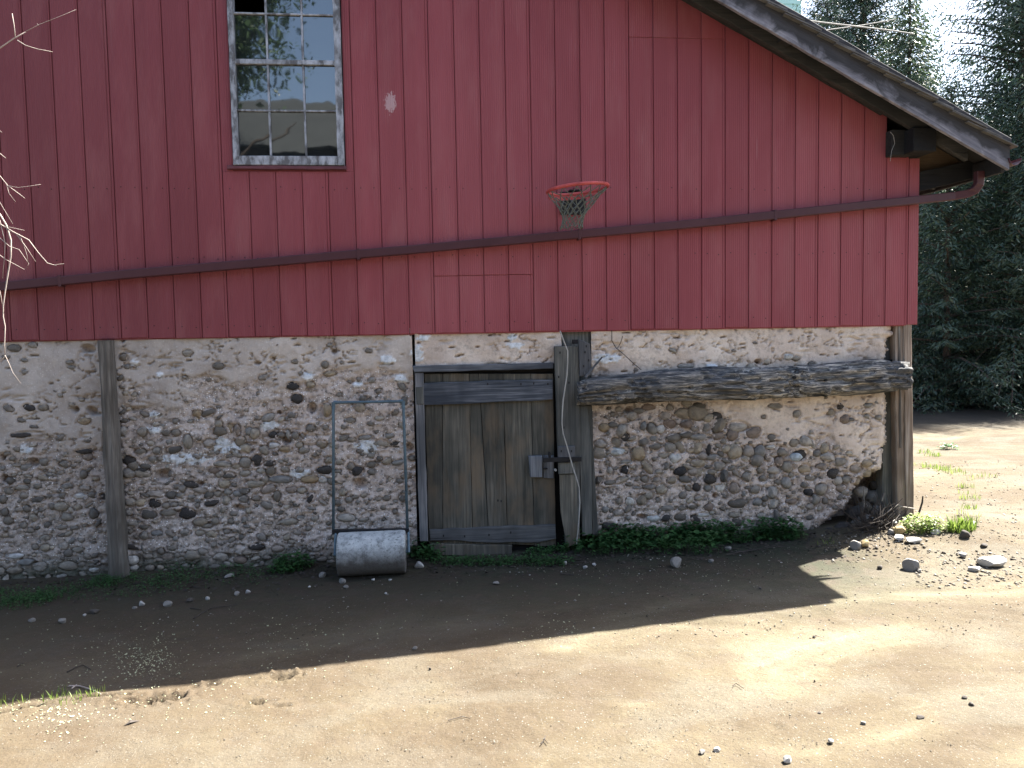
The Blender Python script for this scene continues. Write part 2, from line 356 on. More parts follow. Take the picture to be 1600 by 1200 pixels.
def m_ground():
    t = NT('dirt_yard'); n1 = t.noise(t.map((1, 1.7, 1)), .75, 5, .6, .6); n2 = t.noise(t.map(), 5.5, 6, .7); n3 = t.noise(t.map(), 70, 5, .75)
    sx = t.n('ShaderNodeSeparateXYZ'); t.l(t.tc, sx.inputs[0])
    c = t.ramp(n1, [(.30, c3(0.051, 0.038, 0.022)), (.44, c3(0.067, 0.051, 0.031)), (.56, c3(0.090, 0.073, 0.045)), (.64, c3(0.133, 0.114, 0.074)), (.72, c3(0.194, 0.173, 0.119))])
    c = t.mix(t.ramp(n2, [(.36, .5), (.5, 0.0)]), c, c3(.085, .068, .05))
    c = t.mix(t.ramp(n3, [(.42, .45), (.5, 0.0)]), c, c3(.07, .056, .042))
    c = t.mix(t.ramp(n3, [(.55, 0.0), (.68, .4)]), c, c3(.15, .138, .112))
    v = t.voro(t.map(), 75); vc = t.voro(t.map(), 75, out='Color'); s = t.n('ShaderNodeSeparateColor'); t.l(vc, s.inputs[0])
    pat = t.ramp(t.noise(t.map(), 1.3, 3, .6), [(.45, .0), (.6, .16)])
    spk = t.math('MULTIPLY', t.math('LESS_THAN', v, .3), t.math('GREATER_THAN', t.math('ADD', s.outputs[0], pat), .97))
    c = t.mix(t.math('MULTIPLY', spk, .8), c, t.mix(s.outputs[1], c3(.05, .042, .035), c3(.26, .25, .22)))
    # greyer gravelly patches with their own speckle
    gp = t.ramp(t.noise(t.map((.9, 1.5, 1), loc=(4, 2, 0)), 1.0, 4, .65, .4), [(.50, 0.0), (.62, 1.0)])
    c = t.mix(t.math('MULTIPLY', gp, .45), c, t.mix(n3, c3(.068, .062, .048), c3(.155, .143, .112)))
    v3 = t.voro(t.map(), 130); vc3 = t.voro(t.map(), 130, out='Color'); s3 = t.n('ShaderNodeSeparateColor'); t.l(vc3, s3.inputs[0])
    sp3 = t.math('MULTIPLY', t.math('LESS_THAN', v3, .38), t.math('GREATER_THAN', t.math('ADD', s3.outputs[0], t.math('MULTIPLY', gp, .3)), .88))
    c = t.mix(t.math('MULTIPLY', sp3, .7), c, t.mix(s3.outputs[1], c3(.028, .022, .017), c3(.20, .19, .16)))
    # damp humus and moss at the wall foot, widened and darkened to paint in the barn's shade
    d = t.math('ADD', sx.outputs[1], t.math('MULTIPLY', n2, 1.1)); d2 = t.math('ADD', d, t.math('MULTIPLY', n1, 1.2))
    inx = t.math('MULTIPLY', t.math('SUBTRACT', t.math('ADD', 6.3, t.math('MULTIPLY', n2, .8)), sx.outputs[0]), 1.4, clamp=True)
    damp_shade = t.math('MULTIPLY', t.ramp(t.math('MULTIPLY_ADD', d2, .5, .35), [(.0, 0.0), (.42, .55), (.75, 1.0)]), inx)
    damp_shade_c = t.ramp(n2, [(.4, c3(.018, .016, .013)), (.55, c3(.016, .024, .014)), (.7, c3(.03, .027, .022))])
    c = t.mix(t.math('MULTIPLY', damp_shade, .92), c, damp_shade_c)
    # browner trodden earth on the left half of the yard
    lf = t.math('SUBTRACT', 1.0, t.math('DIVIDE', t.math('ADD', sx.outputs[0], t.math('MULTIPLY', n1, 3.0)), 7.5), clamp=True)
    c = t.mix(t.math('MULTIPLY', lf, .55), c, c3(.068, .048, .031))
    duff_shade = t.math('MULTIPLY', t.math('SUBTRACT', t.math('ADD', sx.outputs[1], t.math('MULTIPLY', n2, 1.6)), 7.2), .9, clamp=True)  # shade under the spruces painted into the ground as dark needle duff
    c = t.mix(t.math('MULTIPLY', duff_shade, .93), c, t.mix(n3, c3(.010, .009, .007), c3(.030, .026, .020)))
    h = t.math('ADD', t.math('MULTIPLY', n2, 1.4), t.math('ADD', t.math('MULTIPLY', n3, .4), t.math('MULTIPLY', t.math('ADD', spk, sp3), .2)))
    return t.done(c, .95, t.bump(h, .75, .02))
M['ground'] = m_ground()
M['stone'] = simple('loose_fieldstone', c3(.19, .18, .165), .85, .3, 14, .5)
M['stone_white'] = simple('pale_limestone', c3(.36, .35, .33), .85, .2, 14, .5)
M['stone_yellow'] = simple('yellow_sandstone', c3(.27, .21, .11), .85, .25, 10, .5)
M['stone_dark'] = simple('dark_fieldstone', c3(.07, .062, .055), .85, .3, 14, .5)
def leafmat(name, a, b, sub=.25, hue=None):
    t = NT(name); g = t.n('ShaderNodeNewGeometry')
    n = t.noise(t.map(), 1.2, 3, .6)
    f = t.math('ADD', t.math('MULTIPLY', g.outputs['Random Per Island'], .6), t.math('MULTIPLY', n, .5), clamp=True)
    c = t.ramp(f, [(.15, a), (.85, b)])
    t.done(c, .45); t.b.inputs['Specular IOR Level'].default_value = .5
    tr = t.n('ShaderNodeBsdfTranslucent'); t.l(c, tr.inputs[0]); mx = t.n('ShaderNodeMixShader'); mx.inputs[0].default_value = sub
    t.l(t.b.outputs[0], mx.inputs[1]); t.l(tr.outputs[0], mx.inputs[2]); t.l(mx.outputs[0], t.t.nodes['Material Output'].inputs[0])
    return t.m
M['needle'] = leafmat('spruce_needles', c3(.011, .030, .019), c3(.048, .082, .047), .22)
M['needle2'] = leafmat('light_spruce_needles', c3(.03, .055, .03), c3(.09, .13, .07), .25)
M['leaf'] = leafmat('weed_leaf', c3(.025, .075, .025), c3(.06, .15, .045), .3)
M['grass'] = leafmat('bright_grass', c3(.09, .15, .025), c3(.22, .30, .06), .4)
M['treeleaf'] = leafmat('maple_leaf', c3(.02, .045, .018), c3(.05, .085, .035), .3)
M['bark'] = wood('bark', c3(.03, .024, .02), c3(.07, .055, .045), c3(.13, .11, .09), rnd=False)
def m_log():
    t = NT('weathered_log'); v = t.map((2.6, 34, 34)); g = t.noise(v, 1.0, 7, .72, 1.4); g2 = t.noise(t.map((9, 110, 110)), 1.0, 4, .7)
    gm = t.n('ShaderNodeNewGeometry')
    f = t.math('ADD', t.math('MULTIPLY', g, .6), t.math('MULTIPLY', g2, .4))
    c = t.ramp(f, [(.40, c3(0.018, 0.018, 0.020)), (.47, c3(0.102, 0.103, 0.104)), (.53, c3(0.278, 0.262, 0.241)), (.60, c3(0.673, 0.620, 0.546))])
    b = t.noise(t.map(), 1.7, 4, .6); c = t.mix(t.ramp(b, [(.42, .65), (.58, 0.0)]), c, c3(.05, .055, .065))
    return t.done(c, .9, t.bump(f, 1.0, .02))
M['log'] = m_log()
def m_drum():
    t = NT('pitted_concrete'); n = t.noise(t.map(), 14, 6, .7); n2 = t.noise(t.map(), 60, 4, .7); v = t.voro(t.map(), 40)
    c = t.ramp(n, [(.34, c3(0.175, 0.187, 0.188)), (.5, c3(0.385, 0.408, 0.408)), (.7, c3(0.508, 0.527, 0.522))])
    pits = t.ramp(n2, [(.36, 1.0), (.43, 0.0)])
    c = t.mix(t.math('MULTIPLY', pits, .8), c, c3(.10, .11, .11))
    sx = t.n('ShaderNodeSeparateXYZ'); t.l(t.tc, sx.inputs[0])
    mud_shade = t.ramp(t.math('ADD', t.math('MULTIPLY', sx.outputs[2], 4.0), t.math('MULTIPLY', n, .4)), [(-.0, 1.0), (.12, 0.0)])
    mud_shade = t.math('LESS_THAN', t.math('ADD', sx.outputs[2], t.math('MULTIPLY', n, .05)), -.02)
    mud_shade = t.math('SUBTRACT', 1.05, t.math('MULTIPLY', t.math('ADD', sx.outputs[2], t.math('MULTIPLY', n, .1)), 7.0), clamp=True)  # muddy lower half, with the drum's underside shading painted in
    c = t.mix(t.math('MULTIPLY', mud_shade, .9), c, c3(.085, .075, .068))
    return t.done(c, .9, t.bump(t.math('ADD', n, n2), .6, .008))
M['drum'] = m_drum()
M['pipe'] = simple('blue_grey_pipe', c3(.10, .15, .185), .55, .3, 20, .3, .3)
M['iron'] = simple('black_iron', c3(.018, .018, .02), .6, .3, 20, .3, .2)
M['rust'] = simple('rusty_iron', c3(.12, .055, .03), .8, .4, 30, .4)
M['zinc'] = simple('dull_grey_sheet', c3(.2, .23, .25), .6, .3, 10, .3)
M['rope'] = simple('grey_cord', c3(.34, .33, .31), .9)
M['rim'] = simple('faded_red_rim', c3(.47, .085, .08), .5, .3, 12, .2)
M['net'] = simple('dirty_net_cord', c3(.12, .13, .11), .9)
M['twig'] = simple('pale_dry_twig', c3(.34, .29, .26), .8, .2, 20)
M['deadtwig'] = simple('dead_twig', c3(.045, .038, .034), .85, .4, 20)
M['palegreen'] = simple('pale_green_siding', c3(.5, .72, .64), .6, .08, 3, .1)
M['shed_wall'] = simple('dark_brown_shed_wall', c3(.04, .034, .03), .8, .3, 4)
M['shed_roof'] = simple('grey_shed_roof', c3(.028, .031, .031), .7, .15, 2)
M['litter'] = simple('pale_petals', c3(.30, .31, .20), .8, .3, 5)

# ---------------------------------------------------------------- ground: one sheet to the horizon, fine near the camera
def axis(parts, far):
    a = [parts[0][0]]
    for x0, x1, st in parts:
        n = max(1, int(round((x1-x0)/st))); a += list(np.linspace(x0, x1, n+1)[1:])
    lo, hi = a[0], a[-1]; s = .1; L = []; x = lo
    while x > -far: x -= s; s *= 1.35; L.append(x)
    s = .1; H = []; x = hi
    while x < far: x += s; s *= 1.35; H.append(x)
    return np.array(L[::-1]+a+H)
gx = axis([(-1.6, .3, .03), (.3, 3.6, .013), (3.6, 9, .024), (9, 15, .08)], 350)
gy = axis([(-3.9, -3.0, .022), (-3.0, -1.9, .013), (-1.9, .3, .022), (.3, 8, .08)], 350)
X, Y = np.meshgrid(gx, gy, indexing='ij')
Z = gz(X, Y)
near = np.exp(-np.maximum(0, np.hypot(X-4, Y+1)-6)/2)
Z = Z+near*(.0045*fbm(X*14, Y*14, 3, 21)*sm(-.3, .4, fbm(X*1.1, Y*1.3, 2, 14))+.005*np.abs(fbm(X*2.6, Y*3.1, 3, 27))-.005*np.exp(-(fbm(X*.5+Y*.9, Y*1.1-X*.2, 2, 19)/.12)**2))
# torn clods and dents in the mud (places read off the photograph)
for (u, v, rx, ry, dep) in [(230, 1094, .20, .075, .035), (275, 1090, .10, .05, .03), (440, 1058, .12, .07, .04), (332, 1068, .07, .04, .03), (305, 1072, .05, .03, .025), (400, 1096, .11, .05, .03), (440, 1102, .07, .035, .015), (1215, 1136, .05, .03, .015)]:
    p = G(u, v); r = np.hypot((X-p[0])/rx, (Y-p[1])/ry)+.35*fbm(X*22, Y*22, 2, 5)
    Z = Z-dep*1.4*(1-sm(.25, .8, r))*(.4+2.2*np.abs(pn(X*26, Y*26, 4)))+dep*.6*np.exp(-((r-1)/.2)**2)*(.1+1.5*fbm(X*30, Y*30, 2, 8))
# long shrinkage crack on the left
cp = [G(u, v) for u, v in [(-60, 1128), (0, 1116), (45, 1106), (95, 1097), (140, 1090), (175, 1088), (205, 1085)]]
for a, b in zip(cp[:-1], cp[1:]):
    d = b-a; L2 = d[0]**2+d[1]**2; t_ = np.clip(((X-a[0])*d[0]+(Y-a[1])*d[1])/L2, 0, 1)
    dd = np.hypot(X-(a[0]+t_*d[0]), Y-(a[1]+t_*d[1])); Z = Z-.022*np.exp(-(dd/.011)**2)+.006*np.exp(-((dd-.03)/.02)**2)
nx, ny = len(gx), len(gy); idx = np.arange(nx*ny).reshape(nx, ny)
Q = np.stack([idx[:-1, :-1], idx[1:, :-1], idx[1:, 1:], idx[:-1, 1:]], -1).reshape(-1, 4)
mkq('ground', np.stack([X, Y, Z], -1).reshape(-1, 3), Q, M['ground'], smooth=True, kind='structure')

# ---------------------------------------------------------------- the barn
barn = empty('barn', (3.0, 4.0, -1.87), 'red barn with vertical board siding above a crumbling cobblestone foundation', 'barn')
BL = Vector(barn.location)
def P_(o): return put(o, barn)
BW = .2032; RS = .524                       # board module, roof slope
def zroof(x): return 1.844-RS*(x-6.8)       # underside of the roof at the wall
XR = 7.206                                  # right end of the siding
# backing behind siding, body of the barn
mb = MB()
xs = [-9.2, -1.0, 6.9, 7.14]
mb.add([(-9.2, .035, -.0), (7.14, .035, 0), (7.14, .035, 1.40), (6.86, .035, 1.40), (6.86, .035, zroof(6.86)), (-1, .035, zroof(-1)), (-9.2, .035, zroof(7.2)),
        (-9.2, .06, -.0), (7.14, .06, 0), (7.14, .06, 1.40), (6.86, .06, 1.40), (6.86, .06, zroof(6.86)), (-1, .06, zroof(-1)), (-9.2, .06, zroof(7.2))], [])
WX0, WX1, WZ0, WZ1 = W(361.5, 120, -.03)[0]-.018, W(534, 120, -.03)[0]+.006, 1.345, 3.12    # window opening
def strip(x0, x1, z0, z1=None):
    t0 = z1 if z1 is not None else zroof(x0); t1 = z1 if z1 is not None else zroof(x1)
    if x1 <= -1 and z1 is None: t0 = zroof(-2-x0); t1 = zroof(-2-x1)
    V = [(x0, .0125, z0), (x1, .0125, z0), (x1, .0125, t1), (x0, .0125, t0), (x0, .06, z0), (x1, .06, z0), (x1, .06, t1), (x0, .06, t0)]
    return V, [(0, 1, 2, 3), (5, 4, 7, 6), (0, 4, 5, 1), (1, 5, 6, 2), (2, 6, 7, 3), (3, 7, 4, 0)]
mb = MB()
for a in [(-9.2, -1.0, -.01), (-1.0, WX0, -.01), (WX1, 6.86, -.01)]: mb.add(*strip(*a))
mb.add(*strip(WX0, WX1, -.01, WZ0)); mb.add(*strip(WX0, WX1, WZ1)); mb.add(*strip(6.86, 7.14, -.01, 1.40))
P_(mb.build('wall_sheathing', M['siding']))
# board profile (x offset, y): fine groove beside each joint, wider lap every fourth board
def siding_board(k, z0, z1, x1=None, seam=False, jag=0):
    x0 = k*BW; w = (x1-x0) if x1 else BW
    sm_ = .012 if seam else .006
    prof = [(.001, .0112), (.0015, .006), (.004, .0), (w-.026 if seam else w-.019, 0), (w-.024 if seam else w-.0178, .004 if seam else .0022), (w-.021 if seam else w-.0160, .004 if seam else .0022), (w-.019 if seam else w-.0148, 0), (w-.0055, 0), (w-.0035, .006), (w-.003, .0112)]
    if x1: prof = [(.001, .0112), (.0015, .006), (.004, .0), (w-.003, 0), (w, .004), (w, .0112)]
    prof = [(x0+a, b) for a, b in prof]
    V = []; yo = random.uniform(-.0006, .0006); n = len(prof)
    zs = [z0, z0+.004] if jag == 0 else [z0, z0+.004]
    for z in zs:
        for (x, y) in prof: V.append((x, y+yo+(.003 if (z == z0 and y < .02) else 0), z+random.uniform(-.0015, .0015)))
    for (x, y) in prof:
        V.append((x, y+yo, z1 if z1 is not None else (zroof(x) if x > -1 else zroof(-2-x))+.02))
    F = [(r*n+i, r*n+i+1, (r+1)*n+i+1, (r+1)*n+i) for r in range(2) for i in range(n-1)]
    F += [tuple(range(n-1, -1, -1)), tuple(range(2*n, 3*n))]
    P_(mk('siding_board', V, F, M['siding']))
ksd = (3, 7, 11, 15, 19, 23, 27, 31, -1)
for k in range(-10, 36):
    zb = random.uniform(-.006, .004); x0 = k*BW; seam = ((k+1) % 4 == 3) or (k+1) in ksd
    x1 = XR if k == 35 else None
    xe = x1 or x0+BW
    if x0 < WX1 and xe > WX0:                      # boards under and over the window
        siding_board(k, zb, WZ0-.055 if (x0 > WX0-.1 and xe < WX1+.25) else WZ0-.055, x1, seam)
        siding_board(k, WZ1, None, x1, seam)
        if x0 < WX0-.02:                           # sliver left of the frame
            mb = MB(); mb.box(x0+.0025, WX0-.004, 0, .0112, WZ0-.053, WZ1-.002); P_(mb.build('siding_board', M['siding']))
        if xe > WX1+.02:
            mb = MB(); mb.box(WX1+.004, xe-.004, 0, .0112, WZ0-.053, WZ1-.002); P_(mb.build('siding_board', M['siding']))
        continue
    if 15 <= k <= 18:
        siding_board(k, zb, .457+.002*(k-15), x1, seam); siding_board(k, .4615+.002*(k-15), None, x1, seam); continue
    if k == 34:
        siding_board(k, zb, 1.425, x1, seam); continue
    if k == 35:
        siding_board(k, zb, 1.415, XR, seam); continue
    if k >= 23:
        siding_board(k, zb, 2.375 if zroof(xe) > 2.5 else None, x1, seam)
        if zroof(xe) > 2.5: siding_board(k, 2.379, None, x1, seam)
        continue
    siding_board(k, zb, None, x1, seam)
# nail heads
mb = MB()
for k in range(-2, 35):
    for z in (.085, .62, 1.16):
        for xo in (.045, .15):
            if random.random() < .75:
                x = k*BW+xo+random.uniform(-.01, .01); zz = z+random.uniform(-.012, .012)
                if WX0-.1 < x < WX1+.1 and zz > WZ0-.1: continue
                mb.box(x-.0035, x+.0035, -.0025, .001, zz-.0035, zz+.0035)
o = P_(mb.build('nail_head', M['iron'])); o['kind'] = 'stuff'
# barn body: side wall, back, inner shell (dark), left end
mb = MB(); mb.box(7.10, 7.14, .062, 14, -.02, 1.40); P_(mb.build('side_wall', M['red_trim']))
def gable(mb, y0, y1, x0, x1, z0, e=0.0):
    P2 = [(x0, z0), (x1, z0), (x1, zroof(x1)-e), (-1, zroof(-1)-e), (x0, zroof(-2-x0)-e)]; n = 5
    mb.add([(a, y0, b) for a, b in P2]+[(a, y1, b) for a, b in P2], [tuple(range(n)), tuple(range(2*n-1, n-1, -1))]+[(i, n+i, n+(i+1) % n, (i+1) % n) for i in range(n)])
mb = MB(); gable(mb, 14.0, 14.1, -9.15, 7.1, -1.9); mb.box(-9.3, -9.202, .07, 14, -1.9, 1.35); P_(mb.build('rear_wall', M['red_trim']))
mb = MB(); gable(mb, 1.6, 1.65, -9.1, 7.0, -.29, .02); mb.box(-9.19, 7.09, .07, 1.59, -.35, -.3); P_(mb.build('inner_partition', M['dark']))
# window
win = empty('window', (1.93, 0, 1.345)); put(win, barn)
def wpx(u, v, y=-.03): p = W(u, v, y); return p[0], p[2]
xl0, _ = wpx(361.5, 120); xr1, _ = wpx(534, 120); ztop = WZ1-.04
zsill = wpx(450, 258)[1]; zin = wpx(450, 243.5)[1]
xl1 = wpx(366, 120)[0]+.022; xr0 = wpx(524, 120)[0]-.004; xl1 = wpx(367.5, 120)[0]
def fpart(name, x0, x1, y0, y1, z0, z1, mat='wpaint', par=None, jit=.0008, bev=.003):
    o = plank(name, rect(x0, x1, z0, z1), y0, y1-y0, M[mat], None, jit=jit, bev=bev, seg=.07); put(o, par or win); return o
fpart('window_frame', xl0-.012, xl1, -.035, .05, zsill, ztop); fpart('window_frame', xr0, xr1, -.035, .05, zsill, ztop)
fpart('window_frame', xl1+.001, xr0-.001, -.03, .05, zsill+.002, zin); fpart('window_frame', xl1+.001, xr0-.001, -.03, .05, ztop-.06, ztop)
o = plank('sill_trim', rect(xl0-.06, xr1+.012, zsill-.032, zsill-.002), -.028, .05, M['red_trim'], None, jit=.002); put(o, win)
vx = [wpx(419, 150)[0], wpx(474.5, 150)[0]]
rows = [zin, wpx(450, 172)[1], wpx(450, 96)[1], wpx(450, 20.5)[1]]; dz = rows[2]-rows[1]; rows += [rows[-1]+dz, ztop-.06]
for i, z in enumerate(rows[1:-1]):
    th = .018 if i == 1 else .0065
    fpart('muntin', xl1+.001, xr0-.001, -.014 if i != 1 else -.02, .02, z-th, z+th, jit=.0004, bev=.002)
for x in vx:
    for i in range(len(rows)-1):
        a = rows[i]+(.018 if i == 2 else .0065)+.0005; b = rows[i+1]-(.018 if i == 1 else .0065)-.0005
        fpart('muntin', x-.0072, x+.0072, -.012, .02, a, b, jit=.0004, bev=.002)
cols = [xl1, vx[0], vx[1], xr0]
for i in range(len(rows)-1):
    for j in range(3):
        if i == 3 and j == 0: continue              # the broken-out pane
        a, b = cols[j], cols[j+1]
        V = [(a, .006, rows[i]), (b, .006, rows[i]), (b, .006, rows[i+1]), (a, .006, rows[i+1])]
        V2 = [(x, y+.004, z) for x, y, z in V]
        tx = math.radians(random.uniform(-.35, .35)); tz = math.radians(random.uniform(-.35, .35))
        F = [(0, 1, 2, 3), (7, 6, 5, 4), (0, 4, 5, 1), (1, 5, 6, 2), (2, 6, 7, 3), (3, 7, 4, 0)]
        cx, cz = (a+b)/2, (rows[i]+rows[i+1])/2
        VV = [(x-cx, y-.006, z-cz) for x, y, z in V+V2]
        o = mk('pane', VV, F, M['glass']); o.location = (cx, .006, cz); o.rotation_euler = (tx, 0, tz); put(o, win)

# ---------------------------------------------------------------- roof
OH = .36; XE = 7.76
def slope_box(name, x0, x1, y0, y1, dz0, dz1, mat, sub=1):
    """slab following the right roof slope: bottom at zroof+dz0, top at zroof+dz1"""
    V = []
    for i in range(sub+1):
        x = x0+(x1-x0)*i/sub
        for (y, d) in ((y0, dz0), (y1, dz0), (y1, dz1), (y0, dz1)): V.append((x, y, zroof(x)+d))
    F = [(i*4+a, i*4+(a+1) % 4, (i+1)*4+(a+1) % 4, (i+1)*4+a) for i in range(sub) for a in range(4)]
    F += [(3, 2, 1, 0), tuple(sub*4+a for a in range(4))]
    o = mk(name, V, F, mat); 
    return P_(o)
slope_box('roof_deck', -1, XE-.01, -OH+.03, 14.3, .015, .06, M['soffit_wood'])
o = slope_box('roof_deck', -1, XE-.01, -OH+.03, 14.3, .015, .06, M['soffit_wood'])
me = o.data
for v in me.vertices: v.co.x = -2-v.co.x
o.location = BL*-1 if False else o.location
# rake boards: pale lower board, dark upper board set proud of it
FB = -.10
def rake(name, x0, x1, y0, y1, d0, d1, mat, seg=.12, j=.002):
    n = int((x1-x0)/seg); V = []
    for i in range(n+1):
        x = x0+(x1-x0)*i/n; a = random.gauss(0, j); b = random.gauss(0, j)
        V += [(x, y0+.003, zroof(x)+d0+a), (x, y1, zroof(x)+d0+a), (x, y1, zroof(x)+d1+b), (x, y0+.003, zroof(x)+d1+b), (x, y0, zroof(x)+d1-.006+b), (x, y0, zroof(x)+d0+.006+a)]
    F = [(i*6+k, i*6+(k+1) % 6, (i+1)*6+(k+1) % 6, (i+1)*6+k) for i in range(n) for k in range(6)]
    F += [(5, 4, 3, 2, 1, 0), tuple(n*6+k for k in range(6))]
    return P_(mk(name, V, F, mat))
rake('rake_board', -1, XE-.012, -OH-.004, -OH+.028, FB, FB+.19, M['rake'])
rake('rake_board', -1, XE-.012, -OH-.022, -OH+.026, FB+.192, FB+.25, M['rake_dark'])
rake('rake_board', -9.2, -1.01, -OH-.004, -OH+.028, -RS*0, .2, M['rake']) if False else None
# rafter just behind the rake, lookouts
rake('rafter', 0, XE-.25, -.19, -.14, -.11, .012, M['soffit_wood'])
rake('rafter', 0, 6.84, -.045, -.004, -.05, .012, M['soffit_wood'])
for x in (3.2, 4.1, 5.0, 5.85): 
    slope_box('lookout', x, x+.07, -OH+.03, -.05, -.06, .013, M['soffit_wood'])
# shingles along the rake edge (three courses deep into the roof)
rnd_ = random.Random(3)
x = XE+.03
smesh = []
for i in range(70):
    for j in range(3):
        wj = .19+rnd_.uniform(-.03, .03); y0 = -OH-.045+j*.205+rnd_.uniform(-.012, .008); L = .30
        xa = x-i*.14; xb = xa-L; t = .011+rnd_.uniform(-.003, .005); lift = .064+rnd_.uniform(0, .008)
        if xb < -.9: continue
        V = []
        for (xx, dd) in ((xa, .03), (xb, .0)):
            for (yy, tt) in ((y0, 0), (y0+wj, 0), (y0+wj, t), (y0, t)): V.append((xx, yy, zroof(xx)+lift+dd+tt*(1 if dd else .5)))
        P_(mk('shingle', V, [(0, 1, 2, 3), (7, 6, 5, 4), (0, 4, 5, 1), (1, 5, 6, 2), (2, 6, 7, 3), (3, 7, 4, 0)], M['shingle']))
slope_box('roof_covering', -1, XE+.01, .27, 14.35, .062, .085, M['shingle'])
# eave: fascia, gutter, plate, tan soffit panel, beam end in the notch
def barnbox(name, x0, x1, y0, y1, z0, z1, mat, bev=.004):
    mb = MB(); mb.box(x0, x1, y0, y1, z0, z1); return P_(mb.build(name, M[mat], bevel=bev))
ze = zroof(XE)
barnbox('eave_fascia', XE-.06, XE-.03, -OH+.03, 14.2, ze-.11, ze+.03, 'soffit_wood')
mb = MB(); n = 8; r = .055; zz = ze-.0; V = []; xg = XE+.028
for y in (-OH-.02, 14.2):
    for i in range(n+1):
        q = math.pi+math.pi*i/n; V.append((xg+r*math.cos(q), y, zz+r*math.sin(q)*1.1))
    for i in range(n, -1, -1):
        q = math.pi+math.pi*i/n; V.append((xg+(r-.004)*math.cos(q), y, zz+(r-.004)*math.sin(q)*1.1))
k = 2*(n+1); mb.add(V, [(i, (i+1) % k, k+(i+1) % k, k+i) for i in range(k)]+[tuple(range(k-1, -1, -1)), tuple(range(k, 2*k))])
P_(mb.build('gutter', M['pipe_red']))
# level soffit board below the rafters tails, seen from below in the corner
V = [(7.15, -.30, 1.415), (XE-.065, -.30, 1.30), (XE-.065, 14, 1.30), (7.15, 14, 1.415), (7.15, -.30, 1.43), (XE-.065, -.30, 1.315), (XE-.065, 14, 1.315), (7.15, 14, 1.43)]
P_(mk('soffit_panel', [(a, b+.42, c) for a, b, c in V], [(0, 3, 2, 1), (4, 5, 6, 7), (0, 1, 5, 4), (1, 2, 6, 5), (2, 3, 7, 6), (3, 0, 4, 7)], M['soffit_wood']))
P_(plank('gable_return_panel', px((1405, 246), (1405, 205), (1470, 190), (1540, 240), (1560, 262), (1437, 276), y=.10), .10, .02, M['ply'], None))
P_(plank('return_board', px((1430, 270), (1532, 247), (1574, 266), (1437, 299), (1430, 299), y=.02), .02, .02, M['soffit_dark'], None))
for y in (.5, 1.1, 1.7): 
    slope_box('rafter_tail', 6.9, XE-.07, y, y+.05, -.13, .013, M['soffit_wood'])
p0 = px((1392, 200), (1425, 200), (1425, 243), (1392, 243), y=-.05)
a = W(1392, 243, -.08); b = W(1426, 203, -.08)
barnbox('beam_end', a[0], b[0], -.09, .3, a[2], b[2], 'soffit_wood', .006)
a = W(1427, 236, -.22); b = W(1464, 203, -.22)
barnbox('beam_end', a[0], b[0], -.22, .3, a[2], b[2]+.02, 'soffit_dark', .006)
mb = MB(); pts = [W(u, v, -.1) for u, v in [(1391, 206), (1396, 212), (1398, 224), (1393, 236), (1391, 252)]]; mb.tube(pts, .0022, 4)
P_(mb.build('loose_wire', M['rope']))

# ---------------------------------------------------------------- foundation: mortar sheets with real relief
def interp_edge(pts):
    P = np.array([(lambda q: (q[2], q[0]))(W(u, v, .03)) for u, v in pts]); P = P[np.argsort(P[:, 0])]
    return P
EDGE = interp_edge([(1394, 500), (1396, 524), (1385, 533), (1388, 548), (1382, 562), (1384, 600), (1386, 640), (1383, 655), (1385, 672), (1386, 690), (1381, 712), (1380, 733), (1360, 742), (1346, 755), (1335, 770), (1329, 786), (1314, 800), (1294, 815), (1278, 828), (1280, 860)])
def xedge(z): return np.interp(z, EDGE[:, 0], EDGE[:, 1])+.012*pn(np.asarray(z)*26, 3.3, 2)
def topix(x, z, y=.03):
    d = np.stack([x-CP[0], np.full_like(x, y-CP[1]), z-CP[2]], -1)
    w_ = d@CF; return 800+FPX*(d@CR)/w_, 600-FPX*(d@CU)/w_
def plaster_mask(x, z):
    u, v = topix(x, z); n = fbm(x*2.6, z*4.5, 5, 31)*60
    low = np.interp(u, [0, 160, 165, 260, 400, 560, 642], [700, 690, 625, 615, 600, 588, 585])
    right = np.interp(u, [925, 960, 1080, 1150, 1200, 1300, 1385], [598, 605, 612, 660, 690, 700, 740])
    lim = np.where(u < 642, low, np.where(u < 925, 590, right))
    return sm(-14, 14, lim+n*.8-v)
WHITE = [(482, 588, 10, 8), (606, 562, 13, 9), (627, 592, 13, 7), (575, 700, 16, 14), (562, 697, 12, 6), (40, 703, 11, 8), (240, 672, 15, 5), (228, 671, 8, 4), (240, 649, 12, 6), (290, 717, 45, 9), (355, 700, 25, 10), (345, 690, 14, 8), (467, 740, 20, 8), (420, 664, 16, 9),
         (560, 600, 7, 7), (652, 553, 12, 13), (663, 528, 12, 6), (806, 540, 14, 5), (800, 528, 9, 7), (945, 560, 20, 9), (958, 560, 14, 7), (1113, 573, 10, 5), (1420, 580, 3, 3), (250, 585, 7, 5), (210, 566, 8, 6)]
